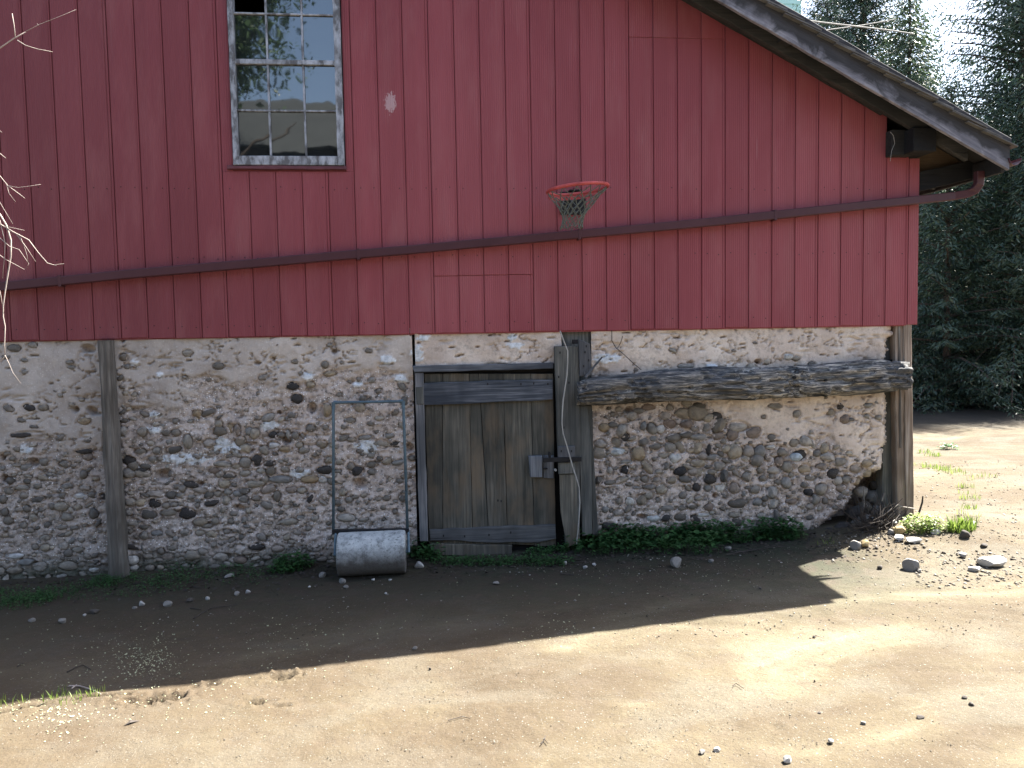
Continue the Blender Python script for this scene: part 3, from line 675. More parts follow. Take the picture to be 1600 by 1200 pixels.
def mortar(name, x0, x1, z0, z1, cob, st=.0105, edge=False, left=None):
    nx = int((x1-x0)/st)+1; nz = int((z1-z0)/st)+1
    xs = np.linspace(x0, x1, nx); zs = np.linspace(z0, z1, nz); X, Z = np.meshgrid(xs, zs, indexing='ij')
    pm = plaster_mask(X, Z); u, v = topix(X, Z)
    h = .020*fbm(X*3, Z*3, 4, 40)+(1-pm)*(.019*fbm(X*13, Z*17, 4, 44)+.009*pn(X*46, Z*52, 50))+pm*.022
    h = h-.018*sm(-.55, -1.7, Z)*0
    cr = np.abs(fbm(X*3.4, Z*6.5, 4, 60)); msk = sm(.05, .3, fbm(X*1.7, Z*2.4, 2, 66)+.25)
    h = h-pm*msk*.03*np.exp(-(cr/.022)**2)
    pit = sm(.50, .60, fbm(X*7, Z*30, 2, 71)); h = h-pm*pit*.055
    lay = np.abs(fbm(X*1.5, Z*9, 3, 87)); h = h-.026*np.exp(-(lay/.045)**2)*sm(.02, .3, fbm(X*4, Z*3, 2, 93))
    scoop = sm(.5, .8, fbm(X*9, Z*13, 3, 77)); h = h-(1-pm)*scoop*.03
    for (cx, cz, a, b, th, dep) in cob:          # bedding swells round each cobble, missing stones leave sockets
        ii = np.where(np.abs(xs-cx) < a*2.2)[0]; jj = np.where(np.abs(zs-cz) < a*2.2)[0]
        if len(ii) == 0 or len(jj) == 0: continue
        sx_, sz_ = slice(ii[0], ii[-1]+1), slice(jj[0], jj[-1]+1)
        dx = X[sx_, sz_]-cx; dz = Z[sx_, sz_]-cz; c, s = math.cos(th), math.sin(th)
        r = np.hypot((dx*c+dz*s)/a, (-dx*s+dz*c)/b)
        if dep: h[sx_, sz_] -= dep*(1-sm(.6, 1.05, r))
        else: h[sx_, sz_] += .006*np.exp(-((r-1.25)/.22)**2)-.020*np.exp(-((r-1.0)/.13)**2)
    if edge:
        # crumbled plaster line left of the corner; the surface turns back into the wall there
        xe = xedge(Z); over = X > xe; Xn = np.where(over, xe+.004*pn(X*30, Z*30, 5), X); back = np.clip((X-xe)/.012, 0, None)*.05
        h = h-np.where(over, np.minimum(back, .4), 0)-.03*np.exp(-((X-xe)/.035)**2)*(X <= xe); X = Xn
    wm = np.zeros_like(X)
    for (a, b, ra, rb) in WHITE:
        r = np.hypot((u-a)/ra, (v-b)/rb)+.55*fbm(X*28, Z*34, 3, 81); wm = np.maximum(wm, 1-sm(.75, .95, r)); 
    h = h+.008*wm
    moss = sm(-1.66, -1.86, Z+.10*fbm(X*3, Z*3, 3, 90))*.85
    Yv = .045-h
    top = Z > -.02; 
    V = np.stack([X, Yv, Z], -1).reshape(-1, 3)
    idx = np.arange(nx*nz).reshape(nx, nz)
    Q = np.stack([idx[:-1, :-1], idx[1:, :-1], idx[1:, 1:], idx[:-1, 1:]], -1).reshape(-1, 4)
    col = np.stack([pm, wm, moss, np.ones_like(pm)], -1).reshape(-1, 4)
    o = mkq(name, V, Q, M['mortar'], smooth=True, attr=col)
    return P_(o), (xs, zs, Yv)
# cobble spots: (u, v, half-width px, half-height px, angle, material, socket?)
HAND = []
def hd(*a): HAND.append(a)
for s_ in ["945 668 8 7 0 t","972 672 7 9 20 t","960 664 8 6 0 c","1018 668 8 6 0 c","1006 666 6 7 10 c","1090 645 14 11 10 t","1070 647 14 8 0 c","1041 650 10 6 0 d","1048 663 10 7 10 c","1019 670 7 9 -20 t","1033 671 7 6 0 p",
 "1075 664 10 8 0 c","1086 670 6 4 0 t","1107 653 8 6 0 b","1120 650 9 5 0 d","1124 665 10 12 30 d","1104 668 7 6 0 c","1152 667 16 8 0 p","1054 686 12 8 0 c","1073 681 11 6 0 c","1094 684 16 6 5 c","1122 681 9 6 0 b","1146 680 8 9 20 d","1178 676 10 8 -20 c",
 "978 683 7 6 30 d","990 686 8 4 -10 t","1006 691 8 7 0 c","963 692 8 7 0 c","938 694 9 7 0 c","937 708 12 9 0 c","964 706 15 6 10 p","998 709 10 12 20 t","1025 699 10 6 0 p","1048 700 9 8 30 c","1064 699 9 9 40 b","1082 705 8 4 0 d","1091 701 10 8 0 t","1108 704 4 8 10 d","1135 702 6 6 -30 d","1149 706 10 12 40 c","1170 705 9 9 0 t","1188 706 9 9 0 c","1167 716 7 6 0 t","1184 719 11 10 0 c",
 "1099 713 9 6 10 n","1055 716 8 7 20 p","1038 712 8 4 0 p","1115 715 11 5 0 c","979 722 8 3 -5 d","978 735 8 7 0 D","953 736 5 7 0 c","949 723 4 4 0 b","1041 729 6 5 0 c","1012 730 12 6 50 p","1064 737 10 6 -10 D","1078 731 10 3 25 p","1092 725 12 7 0 p","1124 728 10 7 0 c","1083 738 8 5 0 c","1094 739 9 5 0 p","1114 738 7 4 0 c","1110 749 9 7 0 D","1132 744 7 9 0 n","1168 746 8 7 0 c","971 751 11 5 -20 c","1008 749 6 5 0 n","1026 750 8 4 0 p","1051 751 9 5 -10 c","1071 749 9 6 10 c","1086 752 6 6 0 c","1016 762 10 5 0 p","1034 765 8 8 0 c","1089 762 6 6 0 d","1107 763 6 5 0 c","1127 763 8 6 0 p","1148 763 8 8 0 c","1182 766 10 6 -5 p","1004 782 9 8 30 n","1015 774 7 6 0 c","1068 775 6 5 0 D","1093 780 7 4 0 p","1119 775 4 5 -20 D","1155 787 15 6 0 c","1184 785 9 6 0 c","1163 772 4 4 0 d","967 784 5 6 0 c","985 784 7 6 0 p","1045 795 14 4 0 c","1066 794 8 4 0 c","1083 793 9 5 0 c","1108 793 7 5 0 c","1004 808 9 4 10 D","1022 811 9 5 0 p","1041 810 9 5 0 d","1064 809 9 5 0 c","1087 812 8 5 40 d","1098 805 11 3 0 p","1150 805 9 4 0 p","1155 816 9 7 0 c","1135 820 9 5 0 c","1190 806 6 4 0 c","1210 788 8 8 30 p","1213 805 5 9 0 c","952 823 10 6 10 d",
 "1258 689 9 7 0 t","1267 693 9 7 35 t","1241 692 7 6 0 c","1289 701 6 8 20 c","1295 714 10 8 10 p","1277 708 6 5 0 c","1327 708 5 4 0 p","1312 721 10 7 0 c","1225 707 8 8 0 c","1205 699 8 4 0 p","1231 730 8 8 0 c","1260 734 9 8 0 t","1286 730 9 5 0 b","1303 740 8 7 0 D","1338 732 9 7 0 c","1354 724 8 6 0 t","1356 740 9 6 -8 t","1245 714 9 7 0 p","1252 710 10 7 -20 D","1219 722 7 7 0 c","1210 735 9 7 0 c","1230 755 8 8 0 c","1268 747 8 5 0 p","1265 770 8 7 20 d","1284 765 9 8 0 c","1311 752 9 7 20 c","1325 750 7 6 0 c","1317 763 8 6 0 c","1340 753 9 6 0 t","1274 780 6 8 0 c","1290 783 5 5 0 d","1207 745 6 4 0 p","1240 785 10 5 0 p","1325 770 7 5 0 c","1208 770 9 9 0 c",
 "1184 565 6 4 20 D","1314 635 6 5 15 D","1357 633 7 3 0 D","1071 572 11 4 0 n","1128 573 6 3 0 d","1173 573 7 4 0 d","1198 565 5 4 0 D","1230 557 8 5 0 p","1243 560 6 4 0 t","1300 645 6 5 0 c","1245 647 6 6 0 p","1210 634 10 4 0 c","1320 655 7 6 0 c","1327 656 7 4 -10 p","1355 651 5 4 0 p",
 "1000 642 9 4 0 d","984 641 8 5 0 D","952 638 5 3 15 d","1047 637 6 5 0 b","1075 630 9 6 0 c","1094 634 9 7 0 c","1014 636 10 5 0 c","988 650 8 6 0 t",
 "22 544 10 6 0 c","52 539 7 5 0 p","38 563 6 3 0 p","38 581 5 4 0 D","10 558 6 3 0 p","110 566 6 4 0 p","112 574 6 3 0 p","138 545 12 7 10 D","45 637 9 5 15 d","68 637 8 5 0 c","118 640 6 5 0 D","143 641 9 6 25 D","132 658 11 5 0 t","127 625 4 3 0 d","33 680 14 4 0 D","72 683 4 2 0 D","50 696 7 3 0 c","131 706 13 5 0 D","136 714 8 6 0 c","75 695 4 2 0 d","3 715 5 5 0 D","50 723 10 7 0 D","38 731 9 5 0 c","68 722 7 6 0 c","100 726 9 6 0 b","5 749 8 7 0 D","14 752 6 6 0 D","33 763 9 6 0 c","57 760 6 5 0 D","103 761 9 6 0 c","129 742 5 7 0 c","131 763 8 6 0 c","12 768 10 6 0 c","122 776 10 5 0 p","58 781 12 5 -10 c","2 781 6 7 0 D","28 784 5 3 -30 D","80 791 5 6 0 D","95 792 10 8 0 c","120 794 6 6 0 c","162 777 9 5 10 D","145 803 7 8 0 c","103 809 10 6 0 c","153 818 5 7 30 d","6 801 6 6 0 d","12 814 8 6 0 c","28 797 6 5 0 c","40 796 6 6 0 c","94 825 9 4 0 d","35 822 6 5 0 c","68 842 10 5 -20 c","38 880 16 6 0 c","60 887 12 8 0 c","145 892 9 5 0 p","20 893 12 7 0 c","105 885 14 7 0 c","20 870 14 5 0 p","120 860 9 5 0 c",
 "192 674 7 8 0 c","308 648 8 7 0 t","325 645 10 7 -20 c","341 663 6 5 0 d","343 674 10 7 0 b","359 670 6 8 10 t","370 673 6 9 10 t","397 678 7 9 20 c","388 674 5 6 0 d","293 690 7 11 5 t","326 693 9 7 0 c","270 703 12 6 -10 c","244 705 8 6 0 c","218 707 9 6 0 c","234 693 6 4 0 D","200 720 10 7 0 d","237 719 8 7 10 c","207 728 9 7 0 c","226 729 8 4 0 c","221 740 13 7 0 c","221 735 11 4 0 D","200 740 9 9 0 n","253 743 14 9 -10 D","266 744 6 8 0 p","375 690 9 8 0 n","383 702 12 7 -10 t","426 696 9 5 0 p","446 703 11 5 0 t","412 704 8 6 40 c","425 680 8 5 0 d","447 688 9 6 20 D","450 680 4 8 -15 p","438 680 6 5 0 p","461 681 6 6 0 n","503 694 9 6 0 n","474 704 9 5 -10 n","467 696 6 5 0 t","348 726 12 6 5 n","383 723 9 8 0 p","401 720 9 8 10 D","421 725 9 5 0 D","371 730 9 5 0 t","407 736 6 5 0 c","422 737 8 6 0 p","333 736 8 6 0 c","342 742 8 6 0 c","358 744 9 6 0 c","382 740 8 5 0 c","349 757 9 7 0 c","397 756 15 6 0 n","437 750 17 6 0 c","484 750 13 6 0 t","504 750 8 5 0 p","297 758 11 6 10 d","312 757 6 4 0 D","275 761 7 4 0 c","284 764 6 5 0 d","312 767 12 5 10 c","242 773 17 5 5 c","267 774 8 6 0 p","281 775 7 5 0 c","297 777 7 4 0 c","355 770 7 5 0 c","339 772 6 5 0 D","371 772 7 5 0 c","382 768 8 5 0 c","418 765 11 7 -20 p","432 776 6 8 0 p","455 766 9 5 0 c","471 767 7 5 0 p","380 780 8 6 0 c","400 779 7 4 0 c","239 788 9 7 0 D","203 785 8 7 0 c","218 786 8 6 0 c","258 791 6 5 0 c","330 787 10 5 -10 D","352 783 8 7 0 c","307 791 4 4 0 d","348 797 7 5 0 c","373 794 11 5 10 D","388 798 4 5 0 c","486 778 6 9 25 D","463 790 5 3 0 d","229 804 13 8 15 n","262 802 13 5 0 c","291 803 12 9 0 D","200 801 8 6 0 c","205 818 9 7 0 c","365 803 6 4 0 c","381 812 4 6 20 d","312 817 10 7 0 c","360 815 5 5 20 D","322 823 8 4 0 D","336 815 6 6 0 c","244 834 9 5 0 c","265 835 7 5 30 c","288 833 9 5 0 c","311 834 7 5 0 c","330 836 10 5 0 c","450 817 14 7 0 c","208 856 13 6 10 D","268 857 8 4 0 c","333 852 7 4 0 c","400 855 12 6 0 D","433 858 9 6 0 p","206 876 10 7 0 p","230 870 8 4 0 c","262 871 10 6 0 c","300 868 12 7 0 c","345 872 12 7 0 c","375 876 10 6 0 c","207 888 9 5 0 p","233 888 8 5 0 c","290 885 8 4 0 p","335 886 10 4 0 c",
 "427 560 4 3 0 D","522 549 5 4 0 D","515 539 4 3 0 c","508 570 6 5 0 t","515 585 9 5 0 t","457 603 9 6 0 D","485 601 7 6 0 t","464 623 9 7 0 D","487 638 8 9 10 D","510 640 7 11 0 t","546 597 4 3 0 t","560 593 3 4 0 p","580 594 6 4 0 t","461 565 6 3 0 d","435 645 4 3 0 D","418 653 10 6 -20 t","509 668 4 6 -20 D","546 658 9 5 0 d","562 637 8 7 0 c","579 663 6 4 0 t","535 685 9 5 -10 p","549 688 7 4 0 d","571 684 12 4 0 t","607 681 8 4 0 c","619 695 10 4 0 d","596 694 10 7 0 c","548 729 6 6 0 d","557 737 11 7 0 D","580 727 10 5 -5 t","580 738 6 5 0 D","605 722 8 6 -15 c","622 723 9 4 -10 p","530 722 7 5 0 c","507 735 12 6 0 d","527 737 6 4 0 d","562 756 13 9 10 D","595 755 3 3 0 D","625 752 5 4 0 D","535 770 7 6 0 c","545 782 6 5 0 c","527 786 5 6 0 c","590 780 7 3 0 c","604 779 6 4 0 c","580 796 9 3 -5 d","540 810 14 6 0 c","568 813 8 4 -5 D","617 800 4 4 0 c","632 627 5 6 0 D","640 700 8 8 0 D","644 717 6 5 0 D"]:
    a = s_.split(); HAND.append((float(a[0]), float(a[1]), float(a[2]), float(a[3]), float(a[4]), a[5]))
cob = []   # world cobbles: x, z, a, b, theta, kind
for (u, v, ra, rb, an, kd) in HAND:
    if 640 < u < 660 and False: continue
    p = W(u, v, .03); q = W(u+1, v, .03); s_ = q[0]-p[0]
    cob.append([p[0], p[2], ra*s_*1.06, rb*s_*1.08, math.radians(-an), kd])
def density(u, v):
    if u < 642:
        if 150 < u < 200: return 0 if u < 188 else .8
        base = np.interp(v, [540, 620, 690, 730, 860, 900], [.012, .07, .32, .8, .7, .7])
        if u < 150: base *= np.interp(v, [540, 690, 720], [.5, .3, 1.0])
        if u > 430: base *= .75
        return base
    if 934 < u < 1390:
        lim = np.interp(u, [934, 1080, 1150, 1200, 1385], [650, 640, 670, 695, 720])
        return 0.03 if v < lim-12 else (.95 if v < 835 else .5)
    return 0
rr = random.Random(5); fill = []
arr = [(c[0], c[1], .5*(c[2]+c[3])) for c in cob]
for it in range(16000):
    if it > 9500: break
    u = rr.uniform(-150, 1385); v = rr.uniform(535, 915)
    if 645 < u < 934 or rr.random() > density(u, v): continue
    p = W(u, v, .03); 
    if p[2] < -1.9: continue
    if u > 934 and p[0] > float(xedge(p[2]))-.05: continue
    a = rr.choice([.012, .016, .02, .026, .03, .036, .044])*rr.uniform(.85, 1.15); b = a*rr.uniform(.45, .9)
    r = .5*(a+b); ok = True
    for (x_, z_, r_) in arr:
        if (x_-p[0])**2+(z_-p[2])**2 < ((r+r_)*.93)**2: ok = False; break
    if ok:
        arr.append((p[0], p[2], r)); fill.append([p[0], p[2], a, b, math.radians(rr.gauss(0, 22)), 'c'])
allc = cob+fill
def sock(c): return c[5] == 'D' and (int(c[0]*1000) % 4 == 0)
bed = [(c[0], c[1], c[2], c[3], c[4], (.07 if sock(c) else 0)) for c in allc]
xD0 = px((645, 700))[0][0]; xD1 = px((934, 700))[0][0]; zL = -.262
walls = []
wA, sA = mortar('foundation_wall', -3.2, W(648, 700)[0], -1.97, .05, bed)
xl = W(643, 550)[0]; xa = W(878, 550)[0]; xb = W(922, 550)[0]
wB, sB = mortar('foundation_wall', W(648, 550)[0]+.003, xa, zL-.005, .05, [])
wC, sC = mortar('foundation_wall', W(925, 550)[0], 7.06, -1.97, .05, bed, edge=True)
def surf(c):
    for (xs, zs, Yv) in (sA, sC):
        if xs[0] <= c[0] <= xs[-1]:
            i = int((c[0]-xs[0])/(xs[1]-xs[0])); j = int((c[1]-zs[0])/(zs[1]-zs[0])); i = min(max(i, 0), len(xs)-1); j = min(max(j, 0), len(zs)-1)
            return float(np.median(Yv[max(i-3, 0):i+4, max(j-3, 0):j+4]))
    return .03
def cobble_mesh(seed):
    bm = bmesh.new(); bmesh.ops.create_icosphere(bm, subdivisions=2, radius=1); r = random.Random(seed)
    ang = [r.uniform(0, 6.28) for _ in range(3)]; amp = [r.uniform(.05, .14) for _ in range(3)]
    for v in bm.verts:
        q = math.atan2(v.co.z, v.co.x); k = 1+amp[0]*math.sin(2*q+ang[0])+amp[1]*math.sin(3*q+ang[1])+amp[2]*.6*math.sin(5*q+ang[2])
        v.co.x *= k; v.co.z *= k
        v.co += Vector((r.gauss(0, .035), r.gauss(0, .05), r.gauss(0, .035)))
    if seed % 2:
        for _ in range(5):
            d = Vector((r.gauss(0, 1), r.gauss(0, .7), r.gauss(0, 1))).normalized(); L = r.uniform(.55, .85)
            for v in bm.verts:
                k = v.co.dot(d)
                if k > L: v.co -= d*(k-L)*.9
    bmesh.ops.delete(bm, geom=[v for v in bm.verts if v.co.y > .45], context='VERTS')
    me = bpy.data.meshes.new('cobble'); bm.to_mesh(me); bm.free(); me.shade_smooth(); me.set_sharp_from_angle(angle=.75 if seed % 2 else 3.0); return me
KM = {'c': 'cobble', 'b': 'cobble', 'd': 'cobble_dark', 'D': 'cobble_dark', 't': 'cobble_tan', 'p': 'cobble', 'n': 'cobble', 'P': 'cobble_pale'}
base = [cobble_mesh(i) for i in range(14)]; CM = {}
for k in ('cobble', 'cobble_dark', 'cobble_tan', 'cobble_pale'):
    CM[k] = []
    for b_ in base:
        c_ = b_.copy(); c_.name = 'cobble'; c_.materials.append(M[k]); CM[k].append(c_)
allc.sort(key=lambda c: -c[2]*c[3])
big = [c for c in allc if not sock(c)][:298]; rest = [c for c in allc if not sock(c)][298:]
for c in big:
    x_, z_, a, b, th, kd = c; y_ = surf(c)
    me = rr.choice(CM['cobble_dark'] if kd == 'd' and rr.random() < .5 else CM['cobble'] if kd == 'd' else CM[KM[kd] if not (kd == 'p' and rr.random() < .45) else 'cobble_pale'] if kd != 't' or rr.random() < .4 else CM['cobble'])
    o = bpy.data.objects.new('cobble', me); wp = wA if x_ < 3.2 else wC
    o.location = (x_, y_+rr.uniform(.05, .3)*b, z_); o.rotation_euler = (rr.uniform(-.15, .15), -th, rr.uniform(-.15, .15)); o.scale = (a*1.06, b*rr.uniform(.55, 1.0), b*1.06)
    link(o); put(o, wp)
mb = MB(); tmpl = [([tuple(v.co) for v in m_.vertices], [tuple(p.vertices) for p in m_.polygons]) for m_ in base]
VV = []; FF = []; nb = 0
for c in rest:
    x_, z_, a, b, th, kd = c; y_ = surf(c); V, F = tmpl[rr.randrange(14)]; V = np.array(V)*[a*1.05, b*rr.uniform(.7, 1.0), b*1.05]
    cs, sn = math.cos(th), math.sin(th); V = np.stack([V[:, 0]*cs-V[:, 2]*sn+x_, V[:, 1]+y_+.12*b, V[:, 0]*sn+V[:, 2]*cs+z_], -1)
    VV.append(V); FF.append(np.array(F)+nb); nb += len(V)
o = mkq('small_cobble', np.concatenate(VV), np.concatenate(FF), M['small'], smooth=True); P_(o); o['kind'] = 'stuff'
# dark core of the wall seen where the corner has crumbled, and the rear return
mb = MB(); mb.box(-9.2, 6.62, .34, .40, -1.98, .03); mb.box(7.02, 7.08, .57, 13.9, -1.98, -.03); mb.box(6.621, 7.08, .5, .56, -1.98, -.03); mb.box(7.032, 7.088, .224, .499, -1.98, -.03); P_(mb.build('wall_core', M['mortar']))
mb = MB(); mb.box(-9.2, -3.25, .03, .3, -1.98, -.012); P_(mb.build('foundation_wall', M['mortar']))
# fallen core stones in the cavity
for i, (u, v, a, b, yy) in enumerate([(1335, 800, 12, 9, .12), (1352, 792, 10, 7, .2), (1340, 818, 13, 8, .05), (1320, 822, 14, 9, .02), (1365, 775, 12, 9, .25), (1372, 795, 11, 8, .22), (1300, 832, 15, 9, .0), (1356, 812, 11, 8, .12), (1378, 812, 10, 8, .15), (1322, 842, 16, 9, -.03), (1350, 832, 13, 8, .0), (1345, 768, 9, 7, .2), (1366, 757, 10, 7, .25), (1286, 845, 14, 8, -.02), (1376, 742, 8, 7, .27), (1372, 830, 10, 7, .05)]):
    p = W(u, v, yy); s_ = W(u+1, v, yy)[0]-p[0]
    o = bpy.data.objects.new('cobble', rr.choice(CM['cobble' if i % 3 else 'cobble_dark'])); o.location = p; o.scale = (a*s_*1.2, b*s_*1.3, b*s_*1.2); o.rotation_euler = (0, rr.uniform(-.5, .5), rr.uniform(-.4, .4)); link(o); put(o, wC)

# ---------------------------------------------------------------- pole standing against the wall, corner post
def wobbly(name, ctr, hw, yf, dep, mat, n=60, amp=.006, seed=1, **kw):
    """rough-hewn vertical timber: centre line (x, z) list, half width list"""
    ctr = np.array(ctr); t = np.linspace(0, 1, n); zz = np.interp(t, np.linspace(0, 1, len(ctr)), ctr[:, 1]); xx = np.interp(t, np.linspace(0, 1, len(ctr)), ctr[:, 0]); hh = np.interp(t, np.linspace(0, 1, len(hw)), hw)
    V = []; m_ = 16
    for i in range(n):
        for k in range(m_):
            q = 2*math.pi*k/m_; cx, cy = math.cos(q), math.sin(q); e = 3.2; r = (abs(cx)**e+abs(cy)**e)**(-1/e)
            d = 1+amp/hh[i]*(float(pn(k*.9, zz[i]*5, seed))*1.6+float(pn(k*2.2, zz[i]*1.2, seed+3)))
            V.append((xx[i]+hh[i]*r*cx*d, yf+dep/2+dep/2*r*cy*d, zz[i]))
    F = [(i*m_+k, i*m_+(k+1) % m_, (i+1)*m_+(k+1) % m_, (i+1)*m_+k) for i in range(n-1) for k in range(m_)]
    F += [tuple(range(m_-1, -1, -1)), tuple((n-1)*m_+k for k in range(m_))]
    return mk(name, V, F, mat, **kw)
def pw(u, v, y): p = W(u, v, y); return (p[0], p[2])
o = wobbly('wall_pole', [pw(184, 903, -.06), pw(179, 800, -.06), pw(173, 700, -.06), pw(168, 620, -.06), pw(163, 532, -.06)][::1], [.076, .064, .058, .051, .054], -.09, .12, M['pole_wood'], amp=.007)
zt = o.data.vertices[-1].co.z
for v_ in o.data.vertices:
    if v_.co.z > -.02: v_.co.z = -.012
P_(o)
cpost = empty('corner_post', (7.1, 0, -1.87)); put(cpost, barn)
def cp_(name, pts, yf, th, mat, **kw): o = plank(name, px(*pts, y=yf), yf, th, M[mat], None, **kw); put(o, cpost); return o
cp_('post_board', [(1380, 505), (1399, 505), (1402, 842), (1378, 842)], .12, .1, 'post_wood', jit=.003)
cp_('post_board', [(1398, 506), (1412, 506), (1416, 815), (1403, 815)], .03, .08, 'brown_wood', jit=.0015)
cp_('post_board', [(1412.5, 506), (1424.5, 506), (1428.5, 806), (1416.5, 806)], .01, .14, 'brown_wood', jit=.0015)
cp_('post_board', [(1404, 506), (1407, 506), (1409, 700), (1406, 700)], .022, .01, 'pole_wood', jit=.001, bev=.001)
cp_('post_block', [(1408, 812), (1421, 808), (1418, 835), (1406, 832)], -.02, .12, 'brown_wood', jit=.004)

# ---------------------------------------------------------------- door
door = empty('door', (3.45, 0, -1.85)); put(door, barn)
def dp(name, pts, yf, th, mat, **kw): o = plank(name, px(*pts, y=yf), yf, th, M[mat], None, **kw); put(o, door); return o
dp('door_header', [(644, 572), (865, 566.5), (865, 576), (647, 582)], -.015, .07, 'rail_wood')
dp('door_jamb', [(648, 583), (661.5, 582.5), (669, 846), (656, 846)], -.005, .06, 'jamb_wood')
xt = [662.5, 691.5, 733, 748, 786, 829, 864.5]; xbm = [670, 692, 738.5, 765, 793, 835, 869]; 
for i in range(6):
    g = .35
    dp('door_plank', [(xt[i]+g, 584), (xt[i+1]-g, 584), (xbm[i+1]-g, 850+(i % 3)*2), (xbm[i]+g, 850+(i % 2)*3)], .028+random.uniform(-.0025, .0025), .03, 'door_wood', jit=.001, bev=.0025)
dp('door_rail', [(661.5, 599), (690, 597.5), (780, 594.5), (864, 593.5), (864, 624), (830, 627), (780, 628), (720, 631.5), (662.5, 633)], -.004, .03, 'rail_dark', jit=.002)
dp('door_rail', [(649.5, 605), (661, 604), (662, 632), (651, 632)], -.012, .006, 'post_wood', jit=.001)
dp('door_rail', [(671, 828), (868, 820), (869, 842), (840, 848), (760, 848), (720, 845), (672, 845)], -.002, .03, 'rail_low', jit=.003)
dp('door_sill', [(672, 850), (800, 852), (800, 869), (760, 870), (672, 866)], .0, .05, 'door_wood', jit=.003)
mb = MB(); mb.box(2.86, 4.4, .075, .1, -1.95, -.27); o = mb.build('door_backing', M['dark']); put(o, door)
# right hand side cover boards
dp('cover_board', [(866.5, 541), (904, 540.5), (906, 690), (906, 846), (884, 850), (872, 700)], -.045, .05, 'post_wood', jit=.001)
dp('cover_board', [(902, 634), (918, 634), (924, 700), (926, 834), (910, 838)], -.03, .05, 'post_wood', jit=.0015)
dp('cover_board', [(918, 634), (925, 634), (928, 710), (935, 836), (926, 836), (920, 700)], -.005, .06, 'post_wood', jit=.002)
dp('cover_board', [(874, 742), (900, 741), (905, 846), (886, 856), (876, 800)], -.052, .006, 'door_wood', jit=.001, bev=.002)
dp('post_board', [(876, 515), (926, 515), (922, 640), (880, 640)], .05, .04, 'post_wood', jit=.002)
dp('bracket_plate', [(904.8, 530), (922, 537), (925, 587), (906, 588)], -.07, .02, 'jamb_wood', jit=.0015)
mb = MB(); p = W(899, 534, -.01); mb.box(p[0]-.022, p[0]+.022, -.012, .02, p[2]-.018, p[2]+.018); o = mb.build('bolt_hole', M['iron']); put(o, door)
mb = MB(); mb.tube([W(915, 590, -.12), W(928, 573, -.10), W(941, 558, -.06)], [.011, .010, .007], 6); mb.tube([W(912, 581, -.1), W(915, 587, -.1)], .009, 6); o = mb.build('peg', M['jamb_wood']); put(o, door)
dp('lock_block', [(826, 713), (847.5, 712.5), (847.5, 746), (829, 746)], -.012, .04, 'rail_v', jit=.0012)
dp('lock_block', [(849, 712), (865.5, 712), (866, 748), (849, 747)], .01, .018, 'rail_v', jit=.0015)
dp('keeper_block', [(871.5, 698), (898.5, 697), (899, 714.5), (872, 715)], -.072, .025, 'jamb_wood', jit=.001)
dp('keeper_block', [(872, 723), (899, 722), (900, 740), (873, 741)], -.065, .018, 'post_wood', jit=.001)
dp('door_bolt', [(848.5, 716), (909, 714), (909, 721), (848.5, 722.5)], -.09, .018, 'iron', jit=.0004, bev=.002)
mb = MB(); p = W(859, 711, -.06); mb.box(p[0]-.008, p[0]+.008, -.075, -.03, p[2]-.03, p[2]+.022); p = W(852, 732, -.0); mb.box(p[0]-.02, p[0]+.018, -.015, .005, p[2]-.005, p[2]+.005); o = mb.build('bolt_handle', M['iron'], bevel=.002); put(o, door)
mb = MB(); p = W(867.5, 734, -.03); mb.tube([(p[0], -.02, p[2]), (p[0], -.05, p[2])], .011, 8); o = mb.build('door_knob', M['stone_white']); put(o, door)
mb = MB()
for (u, v, y) in [(875, 551, -.0475), (881, 668, -.0475), (889, 598, -.0475), (873, 589, -.0475), (916, 541, -.0725), (914, 550, -.0725), (912, 572, -.0725), (920, 563, -.0725), (877, 705, -.0745), (893, 705, -.0745), (693, 837, -.0045), (726, 838, -.0045), (764, 836, -.0045), (798, 832, -.0045), (814, 600, -.0065), (762, 600, -.0065), (834, 599, -.0065), (856, 600, -.0065), (778, 782, .0245), (783, 783, .0245)]:
    p = W(u, v, y); mb.box(p[0]-.005, p[0]+.005, y, y+.006, p[2]-.009, p[2]+.009)
o = mb.build('nail', M['iron']); o['kind'] = 'stuff'; put(o, door)

# ---------------------------------------------------------------- drainpipe across the wall
def sweep_box(pts, w_, h_):
    mb = MB(); V = []
    for i, p in enumerate(pts):
        t = Vector(pts[min(i+1, len(pts)-1)])-Vector(pts[max(i-1, 0)]); t.normalize(); a = Vector((0, 1, 0)); a = (a-t*a.dot(t)).normalized(); b = t.cross(a)
        c_ = .18
        for (sx_, sy_) in ((-1+c_, -1), (1-c_, -1), (1, -1+c_), (1, 1-c_), (1-c_, 1), (-1+c_, 1), (-1, 1-c_), (-1, -1+c_)): V.append(Vector(p)+a*sx_*w_/2+b*sy_*h_/2)
    n = 8; mb.add(V, [(i*n+k, (i+1)*n+k, (i+1)*n+(k+1) % n, i*n+(k+1) % n) for i in range(len(pts)-1) for k in range(n)]+[tuple(range(n)), tuple((len(pts)-1)*n+k for k in range(n-1, -1, -1))]); return mb
dpipe = [(-400, 493), (-60, 454.5), (10, 447.2), (100, 438.5), (200, 428.5), (300, 420), (400, 411.5), (520, 400.5), (640, 390.5), (730, 382), (820, 374), (910, 365.5), (1000, 357.5), (1120, 346), (1240, 333), (1360, 320), (1430, 313), (1490, 306.5), (1512, 302.5), (1523, 297), (1529, 288), (1530, 277), (1530, 268)]
pts = []
for i, (u, v) in enumerate(dpipe):
    yy = -.055 if u < 1500 else np.interp(u, [1500, 1530], [-.055, -.12]); pts.append(W(u, v, yy))
ds = sweep_box(pts, .055, .068).build('drainpipe', M['pipe_red']); P_(ds)
